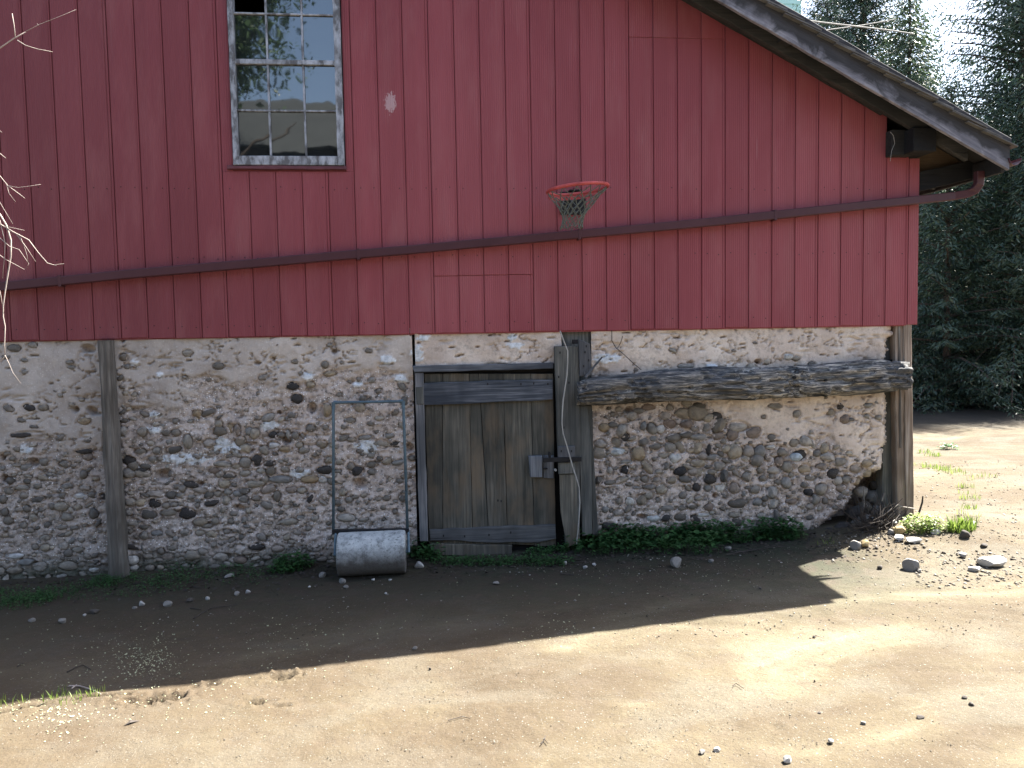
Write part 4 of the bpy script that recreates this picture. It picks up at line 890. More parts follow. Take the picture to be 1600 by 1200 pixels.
for u in (95, 560, 905, 1210):
    v = np.interp(u, [a for a, b in dpipe], [b for a, b in dpipe]); p = W(u, v, -.055)
    mb = MB(); mb.box(p[0]-.011, p[0]+.011, -.086, -.001, p[2]-.045, p[2]+.042); o = mb.build('pipe_strap', M['pipe_red'], bevel=.002); put(o, ds)

# ---------------------------------------------------------------- log bolted across the wall
lg = empty('hewn_log', (5.6, -.1, -.45), 'long deeply furrowed grey hewn log fixed across the stone wall beside the door', 'log')
tp = [(903, 600), (915, 594), (940, 590), (1000, 585), (1050, 580), (1100, 576.5), (1200, 575), (1300, 570), (1370, 564), (1405, 565), (1421, 567)]
bt = [(903, 632), (940, 631), (1000, 628), (1100, 625), (1200, 622), (1300, 617.5), (1400, 611), (1421, 607)]
YL = -.10; n = 340; m_ = 44
us = np.linspace(903, 1421.5, n); T = np.array([W(u, np.interp(u, [a for a, b in tp], [b for a, b in tp]), YL) for u in us]); B = np.array([W(u, np.interp(u, [a for a, b in bt], [b for a, b in bt]), YL) for u in us])
V = np.zeros((n, m_, 3))
for k in range(m_):
    q = 2*math.pi*k/m_; cx, cz = math.cos(q), math.sin(q); e = 3.0; r = (abs(cx)**e+abs(cz)**e)**(-1/e)
    c_ = (T+B)/2; hh = (T[:, 2]-B[:, 2])/2; x_ = c_[:, 0]
    s_ = q*4.2
    fur = np.abs(fbm(x_*1.3+2*pn(x_*2.3, s_*0+.5, 3), s_+.6*pn(x_*1.7, s_*.4, 9), 4, 100)); big_ = fbm(x_*1.4, s_*.3, 2, 120)
    knot = 0
    for (kx, kq) in ((5.75, -2.0), (6.35, -2.3), (4.55, -2.6)):
        knot = knot+.02*np.exp(-((x_-kx)/.07)**2-(((q-(kq % (2*math.pi)))/.35)**2))
    d = -.038*np.exp(-(fur/.10)**2)+.03*fur+.016*big_+knot*np.cos((x_-5.7)*60)
    V[:, k, 0] = x_; V[:, k, 1] = YL+.045+(.085*r+d)*cx; V[:, k, 2] = c_[:, 2]+(hh*r+d)*cz
for i, j in ((0, 1), (-1, -2)):
    V[i, :, 0] += .012*np.array([float(pn(k*.8, i+3.0, 7)) for k in range(m_)])
V = V.reshape(-1, 3); F = [(i*m_+k, i*m_+(k+1) % m_, (i+1)*m_+(k+1) % m_, (i+1)*m_+k) for i in range(n-1) for k in range(m_)]
V = np.vstack([V, T[0]/2+B[0]/2+[.01, .045, 0], T[-1]/2+B[-1]/2+[-.008, .045, 0]])
F2 = [(i*m_+k, (i+1)*m_+k, (i+1)*m_+(k+1) % m_, i*m_+(k+1) % m_) for i in range(n-1) for k in range(m_)]
F2 += [(k, (k+1) % m_, n*m_) for k in range(m_)]+[((n-1)*m_+(k+1) % m_, (n-1)*m_+k, n*m_+1) for k in range(m_)]
o = mk('log_body', V, [tuple(f) for f in F2], M['log'], smooth=True); put(o, lg)
mb = MB()
for (u, v) in [(932, 609), (1120, 601), (1291, 594), (1242, 590)]:
    p = W(u, v, -.145); mb.tube([(p[0], -.15, p[2]), (p[0], -.1, p[2])], .012, 8)
o = mb.build('bolt_head', M['iron']); put(o, lg)

# ---------------------------------------------------------------- cord hanging beside the door
mb = MB(); cpx = [(875, 517), (879, 528), (883, 538), (887, 548), (887, 565), (886, 585), (883, 605), (880, 625), (878.5, 645), (878, 662), (880, 678), (885, 694), (890, 712), (895, 730), (900, 745), (905, 762), (906, 785), (905, 805), (903, 830), (901, 850)]
mb.tube([W(u, v, -.10) for u, v in cpx], .0055, 6)
mb.build('hanging_cord', M['rope'], label='thin pale cord dangling down the boards right of the plank door', cat='cord')
mb = MB(); mb.tube([W(u, v, -.005) for u, v in [(956, 516), (956, 532), (962, 543), (975, 554), (990, 568), (1002, 578)]], .0035, 5); mb.tube([W(u, v, -.005) for u, v in [(973, 525), (970, 535), (965, 544)]], .003, 5)
mb.build('dry_vine', M['deadtwig'], label='thin forked dry vine on the plaster above the left half of the log', cat='vine')

# ---------------------------------------------------------------- basketball hoop
hc = np.array([4.16, -.40, 1.085])
hoop = empty('basketball_hoop', (4.16, -.05, 1.08), 'red basketball hoop with tattered net mounted on the barn siding', 'basketball hoop')
def rimpt(q, dr=0, dz=0): return (hc[0]+(.232+dr)*math.cos(q), hc[1]+(.232+dr)*math.sin(q), hc[2]+dz+.040*(math.cos(q))*.5-.0*math.sin(q))
mb = MB(); R_ = 40
ring = [rimpt(2*math.pi*i/R_) for i in range(R_+1)]; mb.tube(ring, .0135, 8, False); o = mb.build('rim', M['rim'], smooth=True); put(o, hoop)
mb = MB(); ring = [rimpt(q, -.004, -.03) for q in np.linspace(math.pi*.18, math.pi*.85, 20)]
V = []; 
for q in np.linspace(math.pi*.12, math.pi*.88, 24):
    for dr, dz in ((-.006, -.045), (-.003, -.045), (-.003, -.012), (-.006, -.012)): V.append(rimpt(q, dr, dz))
mb.add(V, [(i*4+k, i*4+(k+1) % 4, (i+1)*4+(k+1) % 4, (i+1)*4+k) for i in range(23) for k in range(4)]); o = mb.build('rim_brace', M['rim']); put(o, hoop)
mb = MB(); a = W(880, 335, -.03); b = W(908, 303, -.03); mb.box(a[0]-.02, b[0]+.04, -.022, -.002, a[2], b[2]+.02); mb.box(a[0]+.03, b[0]-.02, -.17, -.022, b[2]-.0, b[2]+.012); o = mb.build('mounting_bracket', M['iron'], bevel=.003); put(o, hoop)
mb = MB()
def netpt(i, lev, N=14):
    q = 2*math.pi*(i+(lev % 2)*.5)/N; t = lev/8
    r = [.232, .185, .148, .120, .100, .088, .082, .080, .084][lev]; z = -.012-[0, .045, .085, .125, .16, .195, .225, .255, .285][lev]
    sw = .012*t; return (hc[0]+r*math.cos(q)+.006*math.sin(3*q+lev)-.05*t, hc[1]+r*math.sin(q)+sw, hc[2]+z+.020*math.cos(q)*(1-t)+.008*math.sin(5*q+lev*2))
for lev in range(8):
    for i in range(14):
        a = netpt(i, lev); 
        for s_ in ((0, 1) if lev % 2 == 1 else (-1, 0)):
            j = i+s_; b = netpt(j, lev+1); mid = ((a[0]+b[0])/2, (a[1]+b[1])/2, (a[2]+b[2])/2-.004); mb.tube([a, mid, b], .0040, 4, False)
o = mb.build('net', M['net']); put(o, hoop)
mb = MB()
for i in range(12):
    q = 2*math.pi*(i)/12; p = rimpt(q); mb.tube([(p[0], p[1], p[2]-.004), (p[0]-.004, p[1], p[2]-.02), (p[0]+.003, p[1], p[2]-.014)], .0028, 4)
o = mb.build('net_hook', M['rim']); put(o, hoop)

# ---------------------------------------------------------------- lawn roller
rol = empty('lawn_roller', (2.51, -.3, -1.87), 'concrete lawn roller with a grey pipe handle leaning on the stone wall', 'lawn roller')
RX0, RX1 = W(528.5, 862, -.3)[0], W(634, 862, -.3)[0]; rc = -1.875+.168; V = []; N = 48; m2 = 26
prof = [(0, 0.0), (0, .10), (0, .155), (.004, .163), (.012, .167)]+[(t, .168) for t in np.linspace(.03, RX1-RX0-.03, m2)]+[(RX1-RX0-.012, .167), (RX1-RX0-.004, .163), (RX1-RX0, .155), (RX1-RX0, .10), (RX1-RX0, 0.0)]
for j, (xx, r) in enumerate(prof):
    for k in range(N):
        q = 2*math.pi*k/N; d = 0 if r < .15 else .0025*float(fbm(xx*22, k*.9, 3, 130)); V.append((RX0+xx-2.51, (r+d)*math.cos(q), (r+d)*math.sin(q)))
F = [(j*N+k, (j+1)*N+k, (j+1)*N+(k+1) % N, j*N+(k+1) % N) for j in range(len(prof)-1) for k in range(N)]
o = mk('drum', V, F, M['drum'], smooth=True); o.location = (2.51, -.30, rc); put(o, rol)
tl = W(521, 629, -.06); tr = W(630, 627, -.06); bl = W(521, 832, -.19); br = W(637, 831, -.19)
def corner(a, b, c, r=.03, n=5):
    a, b, c = map(Vector, (a, b, c)); p = b+(a-b).normalized()*r; q = b+(c-b).normalized()*r
    return [tuple((1-t)**2*p+2*t*(1-t)*b+t*t*q) for t in np.linspace(0, 1, n)]
mb = MB(); path = [tuple(bl)]+corner(bl, tl, tr)+corner(tl, tr, br)+[tuple(br)]; mb.tube(path, .0115, 8); 
o = mb.build('handle', M['pipe'], smooth=True); put(o, rol)
mb = MB()
for p, q in ((tl, tr),):
    for c_ in (tl, tr): mb.tube([Vector(c_)+Vector((0, 0, -.05)), Vector(c_)+Vector((0, 0, .004))], .0155, 8); mb.tube([Vector(c_)-Vector((.03 if c_ is tr else -.03, 0, 0)), Vector(c_)], .0155, 8)
o = mb.build('pipe_elbow', M['pipe']); put(o, rol)
a = W(519, 831, -.2); b = W(639, 829, -.2); mb = MB(); mb.add([(a[0], -.22, a[2]-.017), (b[0], -.22, b[2]-.017), (b[0], -.18, b[2]-.017), (a[0], -.18, a[2]-.017), (a[0], -.22, a[2]+.017), (b[0], -.22, b[2]+.017), (b[0], -.18, b[2]+.017), (a[0], -.18, a[2]+.017)], [(0, 3, 2, 1), (4, 5, 6, 7), (0, 1, 5, 4), (1, 2, 6, 5), (2, 3, 7, 6), (3, 0, 4, 7)])
o = mb.build('crossbar', M['iron'], bevel=.002); put(o, rol)
for x_, e in ((RX0-.025, a), (RX1+.022, b)):
    mb = MB(); mb.tube([(x_, -.2, e[2]), (x_, -.25, e[2]-.06), (x_, -.30, rc-.01)], .012, 6); mb.tube([(x_-.012, -.30, rc), (x_+.03 if x_ < 2.5 else x_-.03, -.30, rc)], .014, 8); o = mb.build('side_arm', M['pipe']); put(o, rol)
b_ = W(560, 640, .02)

# ---------------------------------------------------------------- loose stones on the ground
def stone_mesh(seed, facet=.12, flat=.7):
    bm = bmesh.new(); bmesh.ops.create_icosphere(bm, subdivisions=3, radius=1); r = random.Random(seed)
    dirs = [Vector((r.gauss(0, 1), r.gauss(0, 1), r.gauss(0, 1))).normalized() for _ in range(13)]; lim = [r.uniform(.5, .85) for _ in dirs]
    for v in bm.verts:
        for d, L in zip(dirs, lim):
            k = v.co.dot(d)
            if k > L: v.co -= d*(k-L)*.85
        v.co *= 1+.03*r.gauss(0, 1)*facet*4
    me = bpy.data.meshes.new('stone'); bm.to_mesh(me); bm.free(); me.shade_smooth(); me.set_sharp_from_angle(angle=.5); return me
SM = [stone_mesh(i) for i in range(8)]
def stone(u, v, w_, h_, mat, label, flat=.6, rot=0, seed=0):
    p = G(u, v+h_*.35); s_ = np.linalg.norm(p-CP)/FPX
    me = SM[seed % 8].copy(); me.materials.append(M[mat]); o = bpy.data.objects.new('stone', me)
    a = w_*s_/2; c_ = h_*s_/2*1.12; o.scale = (a, a*flat, c_); o.location = (p[0], p[1]+.3*a, gz(p[0], p[1]+.3*a)+c_*.55); o.rotation_euler = (0, rot, random.uniform(-.4, .4))
    link(o, None, label, 'stone', 'loose stones lying on the dirt')
ST = [(1058, 880, 20, 17, 'stone', 'rounded grey stone alone in the shade before the right wall', 1), (1427, 885, 25, 20, 'stone', 'square pale block in full sun right of the shadow corner', .8), (1437, 893, 7, 6, 'stone', 'chip touching the foot of the square pale block', 1),
 (1557, 881, 44, 15, 'stone_white', 'large flat white slab near the right edge of the yard', .7), (1525, 890, 17, 9, 'stone_white', 'smaller white stone left of the large flat slab', .8), (1506, 868, 14, 10, 'stone', 'angular stone with dark face above the two white stones', .8), (1538, 853, 12, 7, 'stone_dark', 'small brown stone on the path beyond the angular one', .8), (1508, 837, 16, 12, 'stone_dark', 'dark stone at the foot of the bright grass tuft', .9), (1522, 820, 12, 8, 'stone_white', 'white stone behind the right-hand grass tuft', .8),
 (1339, 853, 17, 14, 'stone', 'round half-lit stone at the tip of the wall shadow', 1), (1353, 851, 14, 11, 'stone_yellow', 'rough yellowish clod beside the round half-lit stone', 1), (1376, 887, 8, 7, 'stone_dark', 'small brown stone left of the square pale block', 1), (1408, 829, 20, 15, 'stone_yellow', 'yellow sandstone at the foot of the corner post', .9), (1406, 841, 18, 11, 'stone_white', 'white stone just in front of the yellow sandstone', .8), (1397, 817, 9, 9, 'stone_white', 'white lump between the brush pile and corner post', 1), (1392, 832, 10, 8, 'stone', 'pinkish stone wedged left of the yellow sandstone', 1), (1431, 846, 26, 8, 'stone_white', 'long flat pale stone in front of the corner post', .6), (1464, 832, 16, 7, 'stone_white', 'pale stone under the edge of the round grass clump', .7), (1419, 812, 8, 8, 'stone_dark', 'dark stone against the bottom of the corner post', 1),
 (883, 880, 8, 6, 'stone_white', 'small white pebble before the door post', 1), (915, 886, 8, 6, 'stone_white', 'white pebble right of the one before the door post', 1), (929, 882, 8, 5, 'stone_white', 'rightmost of the three white pebbles near the door post', 1), (775, 911, 11, 6, 'stone', 'flat grey pebble in the shade below the door', .8), (655, 884, 17, 11, 'stone_white', 'crumpled white chunk right of the concrete roller', .9), (504, 899, 12, 9, 'stone', 'grey stone just left of the concrete roller', .9), (535, 908, 12, 8, 'stone', 'brownish stone in front of the left end of the roller', .9), (540, 917, 9, 5, 'stone', 'flat chip below the brownish stone by the roller', .8), (583, 906, 7, 4, 'stone_white', 'white pebble under the middle of the roller', 1), (610, 906, 6, 4, 'stone_white', 'white pebble under the right end of the roller', 1), (603, 927, 5, 4, 'stone_white', 'tiny pale pebble alone in front of the roller', 1), (483, 917, 5, 4, 'stone_white', 'tiny white pebble left of the roller', 1),
 (221, 944, 9, 8, 'stone_white', 'pale pebble in the shade right of the wall pole', 1), (262, 945, 14, 9, 'stone', 'wide grey stone right of the pale pebble in shade', .8), (210, 950, 8, 4, 'stone', 'flat chip left of the pale pebble in shade', .8), (49, 970, 9, 6, 'stone', 'left one of two pebbles in the far left shade', 1), (97, 971, 12, 8, 'stone', 'right one of two pebbles in the far left shade', .9), (147, 956, 14, 8, 'stone_dark', 'dark round stone in the shade below the wall pole', .9), (132, 961, 5, 4, 'stone_white', 'tiny chip beside the dark round stone', 1), (357, 901, 16, 8, 'stone', 'flat stone in the moss at the wall foot', .7), (387, 925, 9, 6, 'stone_white', 'white pebble in the shade left of the weed clump', 1), (370, 928, 9, 7, 'stone', 'grey pebble left of the white one by the weed clump', 1), (324, 935, 7, 5, 'stone_white', 'bright chip in the shade midway along the left wall', 1), (296, 938, 12, 6, 'stone_dark', 'dark flat stone left of the bright chip', .8),
 (1112, 877, 9, 7, 'stone', 'small grey stone right of the rounded one in shade', 1), (1139, 857, 11, 8, 'stone', 'grey stone at the edge of the wall weeds', .9), (1188, 919, 6, 5, 'stone_dark', 'small dark stone inside the pointed shadow', 1), (1272, 995, 5, 4, 'stone_dark', 'single black pebble on the sunlit dirt', 1), (1273, 1064, 3, 3, 'stone_dark', 'tiny black grain on the brightest dirt', 1),
 (1098, 1176, 10, 7, 'stone', 'grey pebble at the bottom edge of the yard', .9), (1121, 1172, 11, 7, 'stone_white', 'whitish pebble right of the grey one at the bottom', .9), (1231, 1189, 15, 11, 'stone_white', 'bright white stone at the bottom edge of the yard', .8), (1299, 1159, 9, 6, 'stone_white', 'white pebble up and right of the bright bottom stone', .9), (1350, 1130, 8, 6, 'stone', 'small grey stone in the lower right dirt', .9), (1281, 1114, 6, 4, 'stone_dark', 'dark pebble below the palest patch of dirt', 1), (1507, 1090, 8, 5, 'stone_dark', 'left dark clod among a cluster at lower right', 1), (1518, 1101, 8, 5, 'stone_dark', 'lower dark clod among the cluster at lower right', 1), (1440, 1122, 12, 5, 'stone_dark', 'flat dark clod left of the cluster at lower right', .8), (672, 1045, 4, 4, 'stone_dark', 'dark pebble just outside the shadow edge', 1), (648, 1013, 9, 5, 'stone', 'grey chip just inside the shadow edge', .8)]
for i, (u, v, w_, h_, mt, lb, fl) in enumerate(ST): stone(u, v, w_, h_, mt, lb, fl, random.uniform(-.2, .2), i)
# gravel and grit nobody could count
def scatter_grit(name, spec, mat, lab, cat):
    VV = []; FF = []; nb = 0; T8 = np.array([(1, 0, 0), (-1, 0, 0), (0, 1, 0), (0, -1, 0), (0, 0, 1), (0, 0, -1)], float); TF = np.array([(0, 2, 4), (2, 1, 4), (1, 3, 4), (3, 0, 4), (2, 0, 5), (1, 2, 5), (3, 1, 5), (0, 3, 5)])
    r = np.random.default_rng(4)
    for (u0, u1, v0, v1, n, s0, s1) in spec:
        for _ in range(n):
            p = G(r.uniform(u0, u1), r.uniform(v0, v1)); s_ = s0+(s1-s0)*r.random()**3
            V = T8*[s_*r.uniform(.8, 1.3), s_*r.uniform(.8, 1.3), s_*r.uniform(.4, .8)]*(1+r.normal(0, .15, (6, 1))); a = r.uniform(0, 6.28); V = V@np.array([[math.cos(a), math.sin(a), 0], [-math.sin(a), math.cos(a), 0], [0, 0, 1]])
            VV.append(V+[p[0], p[1], p[2]+s_*.3]); FF.append(TF+nb); nb += 6
    return mkq(name, np.concatenate(VV), np.concatenate(FF), mat, label=lab, cat=cat, kind='stuff')
def m_grit():
    t = NT('gravel_grit'); g = t.n('ShaderNodeNewGeometry')
    return t.done(t.ramp(g.outputs['Random Per Island'], [(0, c3(.05, .042, .034)), (.3, c3(.10, .085, .068)), (.6, c3(.15, .135, .11)), (.85, c3(.22, .205, .18)), (1, c3(.38, .37, .34))]), .9)
M['grit'] = m_grit()
scatter_grit('gravel', [(0, 1600, 1000, 1195, 1500, .0012, .005), (950, 1600, 850, 1000, 1500, .0015, .008), (1430, 1600, 860, 920, 500, .004, .016), (1280, 1450, 835, 880, 350, .004, .016), (0, 1300, 890, 1000, 900, .002, .009), (1430, 1600, 720, 850, 700, .003, .014), (620, 900, 1020, 1100, 600, .001, .0035), (960, 1350, 1100, 1195, 400, .0012, .004), (700, 1250, 855, 900, 500, .003, .010)], M['grit'], 'loose gravel and grit strewn over the dirt yard', 'gravel')
# fallen petals
def cards(name, pts, size, mat, lab, cat, up=.5, kind='stuff', asp=.5):
    r = np.random.default_rng(8); n = len(pts); pts = np.array(pts); a = r.uniform(0, 6.28, n); s_ = size*r.uniform(.6, 1.4, n)
    d1 = np.stack([np.cos(a), np.sin(a), r.normal(0, up*.5, n)], -1); d2 = np.stack([-np.sin(a), np.cos(a), r.normal(0, up, n)], -1)
    P0 = pts-d1*s_[:, None]; P1 = pts+d2*(s_*asp)[:, None]; P2 = pts+d1*s_[:, None]; P3 = pts-d2*(s_*asp)[:, None]
    V = np.stack([P0, P1, P2, P3], 1).reshape(-1, 3); Q = np.arange(4*n).reshape(n, 4)
    return mkq(name, V, Q, mat, label=lab, cat=cat, kind=kind)
r_ = np.random.default_rng(2); pts = []
def sp(u, v, su, sv, n):
    for _ in range(n):
        p = G(u+r_.normal(0, su), min(max(v+r_.normal(0, sv), 885), 1198)); pts.append(p+[0, 0, .005])
sp(230, 1035, 28, 16, 420); sp(180, 1030, 90, 35, 260); sp(80, 1125, 35, 16, 110); sp(60, 1110, 60, 8, 120); sp(200, 1100, 120, 22, 160); sp(440, 995, 60, 25, 120); sp(870, 980, 40, 15, 70); sp(600, 1000, 250, 30, 200); sp(1000, 905, 120, 15, 90)
cards('fallen_petals', pts, .0055, M['litter'], 'scattered pale yellowish blossom petals fallen on the left of the yard', 'petals')

# ---------------------------------------------------------------- weeds and grass
def weed_mesh(name, spots, leaf, mat, label, cat, hmin=.02, hmax=.16, kind=None, group=None, seed=0, loc=None):
    """leafy plant: folded diamond leaves on short stems; spots = list of (x, y, radius, count)"""
    r = np.random.default_rng(seed); V = []; Q = []; n = 0
    for (x, y, R_, cnt) in spots:
        for _ in range(cnt):
            a = r.uniform(0, 6.28); q = R_*math.sqrt(r.random()); px_, py_ = x+q*math.cos(a), y+q*math.sin(a)*.6
            h = r.uniform(hmin, hmax)*(1-(q/R_)**2*.6); base_ = np.array([px_, py_, float(gz(px_, py_))+h])
            d = r.uniform(0, 6.28); D = np.array([math.cos(d), math.sin(d), r.uniform(-.3, .5)]); D /= np.linalg.norm(D); Sd = np.cross(D, [0, 0, 1]); Sd /= np.linalg.norm(Sd); L = leaf*r.uniform(.6, 1.4)
            up_ = np.array([0, 0, L*.18])
            V += [base_, base_+D*L*.5+Sd*L*.38+up_, base_+D*L, base_+D*L*.5-Sd*L*.38+up_]; Q += [(n, n+1, n+2), (n, n+2, n+3)]; n += 4
            if r.random() < .3:
                g = np.array([px_, py_, base_[2]-h]); V += [g-[.002, 0, 0], g+[.002, 0, 0], base_+[.001, 0, 0]]; Q += [(n, n+1, n+2)]; n += 3
    V = np.array(V)
    return mkq(name, V, Q, mat, label=label, cat=cat, kind=kind, group=group)
def gs(u, v, R_, c): p = G(u, v); return (p[0], p[1], R_, c)
weed_mesh('ground_weeds', [gs(u, 853+(u-900)*-.02, .13, 230) for u in (905, 925, 940, 962, 985, 1000)]+[gs(u, 851, .14, 90) for u in (1022, 1040)]+[gs(u, 847, .13, 250) for u in (1062, 1082, 1105, 1125)]+[gs(u, 846, .11, 80) for u in (1150, 1172)]+[gs(u, 841, .12, 190) for u in (1195, 1215, 1236)]+[gs(u, 862, .16, 60) for u in range(900, 1120, 30)], .042, M['leaf'], 'low band of dark green weeds along the foot of the right stone wall', 'weeds', .01, .19, kind='stuff', seed=1)
weed_mesh('weed_clump', [gs(655, 868, .13, 190), gs(672, 875, .1, 80)], .045, M['leaf'], 'dark weed clump between the roller and the door jamb', 'weed', .02, .17, seed=2)
weed_mesh('weed_clump', [gs(460, 888, .15, 260), gs(440, 893, .12, 120)], .034, M['leaf'], 'dark weed clump at the wall foot left of the roller', 'weed', .02, .14, seed=3)
weed_mesh('ground_weeds', [gs(u, 880, .14, 120) for u in range(700, 880, 25)]+[gs(840, 866, .12, 140), gs(870, 862, .1, 100)], .022, M['leaf'], 'fine creeping weeds in front of the door sill', 'weeds', .005, .07, kind='stuff', seed=4)
weed_mesh('ground_weeds', [gs(u+random.uniform(-9, 9), 935-(u*.12)+random.uniform(-8, 8), .17, random.choice((30, 60, 120))) for u in range(-40, 330, 22)]+[gs(u+random.uniform(-9, 9), 905+(330-u)*.09+random.uniform(-10, 14), .22, random.choice((20, 50, 110))) for u in range(-40, 420, 20)]+[gs(30, 945, .22, 260), gs(50, 938, .2, 200), gs(160, 912, .13, 160)], .017, M['leaf'], 'creeping weeds and moss at the foot of the left stone wall', 'weeds', .005, .07, kind='stuff', seed=5)
def grass(name, spots, L0, mat, label, cat, seed=0, kind=None, group=None):
    r = np.random.default_rng(seed); V = []; Q = []; n = 0
    for (x, y, R_, cnt) in spots:
        for _ in range(cnt):
            a = r.uniform(0, 6.28); q = R_*math.sqrt(r.random()); x_, y_ = x+q*math.cos(a), y+q*math.sin(a)*.6; g = np.array([x_, y_, float(gz(x_, y_))])
            L = L0*r.uniform(.4, 1.2); d = r.uniform(0, 6.28); le = r.uniform(.1, .8); tip = g+np.array([math.cos(d)*le*L, math.sin(d)*le*L, L]); mid = g*.5+tip*.5+[0, 0, L*.12]; s_ = np.array([-math.sin(d), math.cos(d), 0])*L*.045
            V += [g-s_, g+s_, mid+s_, tip, mid-s_]; Q += [(n, n+1, n+2), (n, n+2, n+4), (n+4, n+2, n+3)]; n += 5
    return mkq(name, np.array(V), Q, mat, label=label, cat=cat, kind=kind, group=group)
o1 = weed_mesh('grass_clump', [gs(1436, 828, .17, 420), gs(1462, 829, .13, 180)], .026, M['grass'], 'round bright green leafy clump beside the corner post', 'grass clump', .01, .14, seed=7)
grass('grass_clump', [gs(1500, 829, .11, 170), gs(1512, 826, .08, 90)], .10, M['grass'], 'spiky bright grass tuft right of the leafy clump', 'grass clump', seed=8)
crk = [(1447, 708), (1452, 712), (1460, 713), (1440, 728), (1455, 731), (1470, 733), (1478, 735), (1490, 738), (1502, 741), (1508, 750), (1509, 762), (1512, 772), (1514, 780), (1513, 795), (1514, 806), (1512, 815)]
grass('crack_grass', [gs(u+random.uniform(-2, 2), v, .12, random.choice((12, 25, 50))) for u, v in crk]+[gs(1538, 746, .16, 35)], .06, M['grass'], 'line of bright grass growing along a crack in the sunny yard', 'grass', seed=9, kind='stuff')
weed_mesh('crack_weeds', [gs(1482, 702, .14, 60)], .05, M['leaf'], 'small dark plant at the edge of the tree shade', 'weed', .02, .1, seed=10)
grass('grass_sprigs', [gs(u, v, .08, 14) for u, v in [(20, 1098), (60, 1096), (100, 1092), (105, 1098), (130, 1088), (150, 1086), (90, 1088), (1090, 842), (1180, 838), (1240, 838), (1290, 850)]], .045, M['grass'], 'sparse grass sprigs along the shrinkage crack at left', 'grass', seed=12, kind='stuff')
# far sunlit undergrowth and dark shrubs under the trees
# dead leaves and bark bits in the drip strip
rg = np.random.default_rng(44); pts = []
for _ in range(2600):
    x = rg.uniform(-.6, 6.9); y = -.04-abs(rg.normal(0, .22)); pts.append([x, y, float(gz(x, y))+.006])
cards('leaf_litter', pts, .014, M['deadtwig'], 'dark leaf litter and bark crumbs along the foot of the wall', 'leaf litter', up=.4)
# ---------------------------------------------------------------- twigs, brush
def gtwig(pxs, r, label, mat='deadtwig', z=.008):
    mb = MB()
    for pl in pxs: mb.tube([G(u, v)+[0, 0, z] for u, v in pl], [r*(1-.5*i/len(pl)) for i in range(len(pl))], 5)
    mb.build('fallen_twig', M[mat], label=label, cat='twig', group='twigs on the ground')
gtwig([[(303, 968), (318, 958), (332, 951), (352, 949), (370, 946)], [(297, 952), (315, 954)]], .004, 'forked pale twig in the shade right of the wall pole')
gtwig([[(105, 1052), (118, 1045), (130, 1041), (142, 1048)]], .004, 'bent pale twig in the left shade')
gtwig([[(108, 1074), (125, 1074), (145, 1080), (158, 1087)], [(112, 1078), (120, 1072)]], .0045, 'pale forked stalk lying across the shadow edge at left', 'twig')
gtwig([[(27, 1044), (38, 1037)]], .003, 'short twig in the far left shade')
gtwig([[(1135, 868), (1170, 862), (1200, 857), (1230, 855)]], .0045, 'long thin twig at the edge of the right wall weeds')
gtwig([[(700, 1128), (722, 1122), (735, 1125)]], .0022, 'thin dry stalk on the sunlit dirt below the roller')
gtwig([[(1145, 1074), (1150, 1070), (1162, 1078)], [(1215, 1018), (1228, 1021)]][:1], .0025, 'tiny dry sprig on the pale sunlit patch')
gtwig([[(890, 881), (915, 879)]], .003, 'short thin twig among the white pebbles')
gtwig([[(875, 898), (897, 900)]], .005, 'small splinter of wood below the door post')
gtwig([[(845, 1165), (851, 1158), (856, 1164)], [(851, 1158), (852, 1152)]], .0025, 'tiny three-pronged twig at the bottom of the yard')
mb = MB(); p = G(205, 1131); mb.add([p+[-.03, -.02, .002], p+[.0, -.012, .012], p+[.035, .02, .004], p+[-.004, .008, .016]], [(0, 1, 2), (0, 2, 3), (0, 3, 1), (1, 3, 2)]); mb.build('dry_leaf', M['deadtwig'], label='curled dark dry leaf alone on the sunny dirt', cat='leaf')
rb = random.Random(9); mb = MB()
for i in range(110):
    b0 = np.array([W(rb.uniform(1345, 1392), rb.uniform(815, 842), rb.uniform(-.25, -.02))][0]); L = rb.uniform(.1, .33); a = rb.gauss(0, .75)
    d = np.array([math.sin(a), rb.gauss(0, .35), math.cos(a)]); k_ = np.array([rb.gauss(0, .03), rb.gauss(0, .03), 0]); mb.tube([b0, b0+d*L*.5+k_, b0+d*L], [.005, .004, .002], 4)
o = mb.build('brush_pile', M['deadtwig'], label='tangle of dead black twigs heaped in the crumbled wall corner', cat='brush pile')
mb = MB()
for pl, y in [([(1369, 812), (1385, 801), (1404, 788)], -.15), ([(1404, 791), (1430, 795)], -.06), ([(1348, 832), (1362, 840), (1371, 845)], -.2), ([(1349, 760), (1350, 785), (1350, 792)], -.02), ([(1378, 783), (1382, 770)], -.1), ([(1376, 820), (1388, 808)], -.2)]:
    mb.tube([W(u, v, y) for u, v in pl], .006, 5)
mb.build('bleached_sticks', M['pole_wood'], label='few thicker bleached sticks poking out of the dead brush', cat='sticks')
mb = MB(); mb.tube([W(u, v, -.03) for u, v in [(1434, 806), (1438, 795), (1441, 785), (1442, 775)]], [.009, .008, .008, .006], 6)
mb.build('upright_stick', M['deadtwig'], label='single brown stick standing upright right of the corner post', cat='stick')

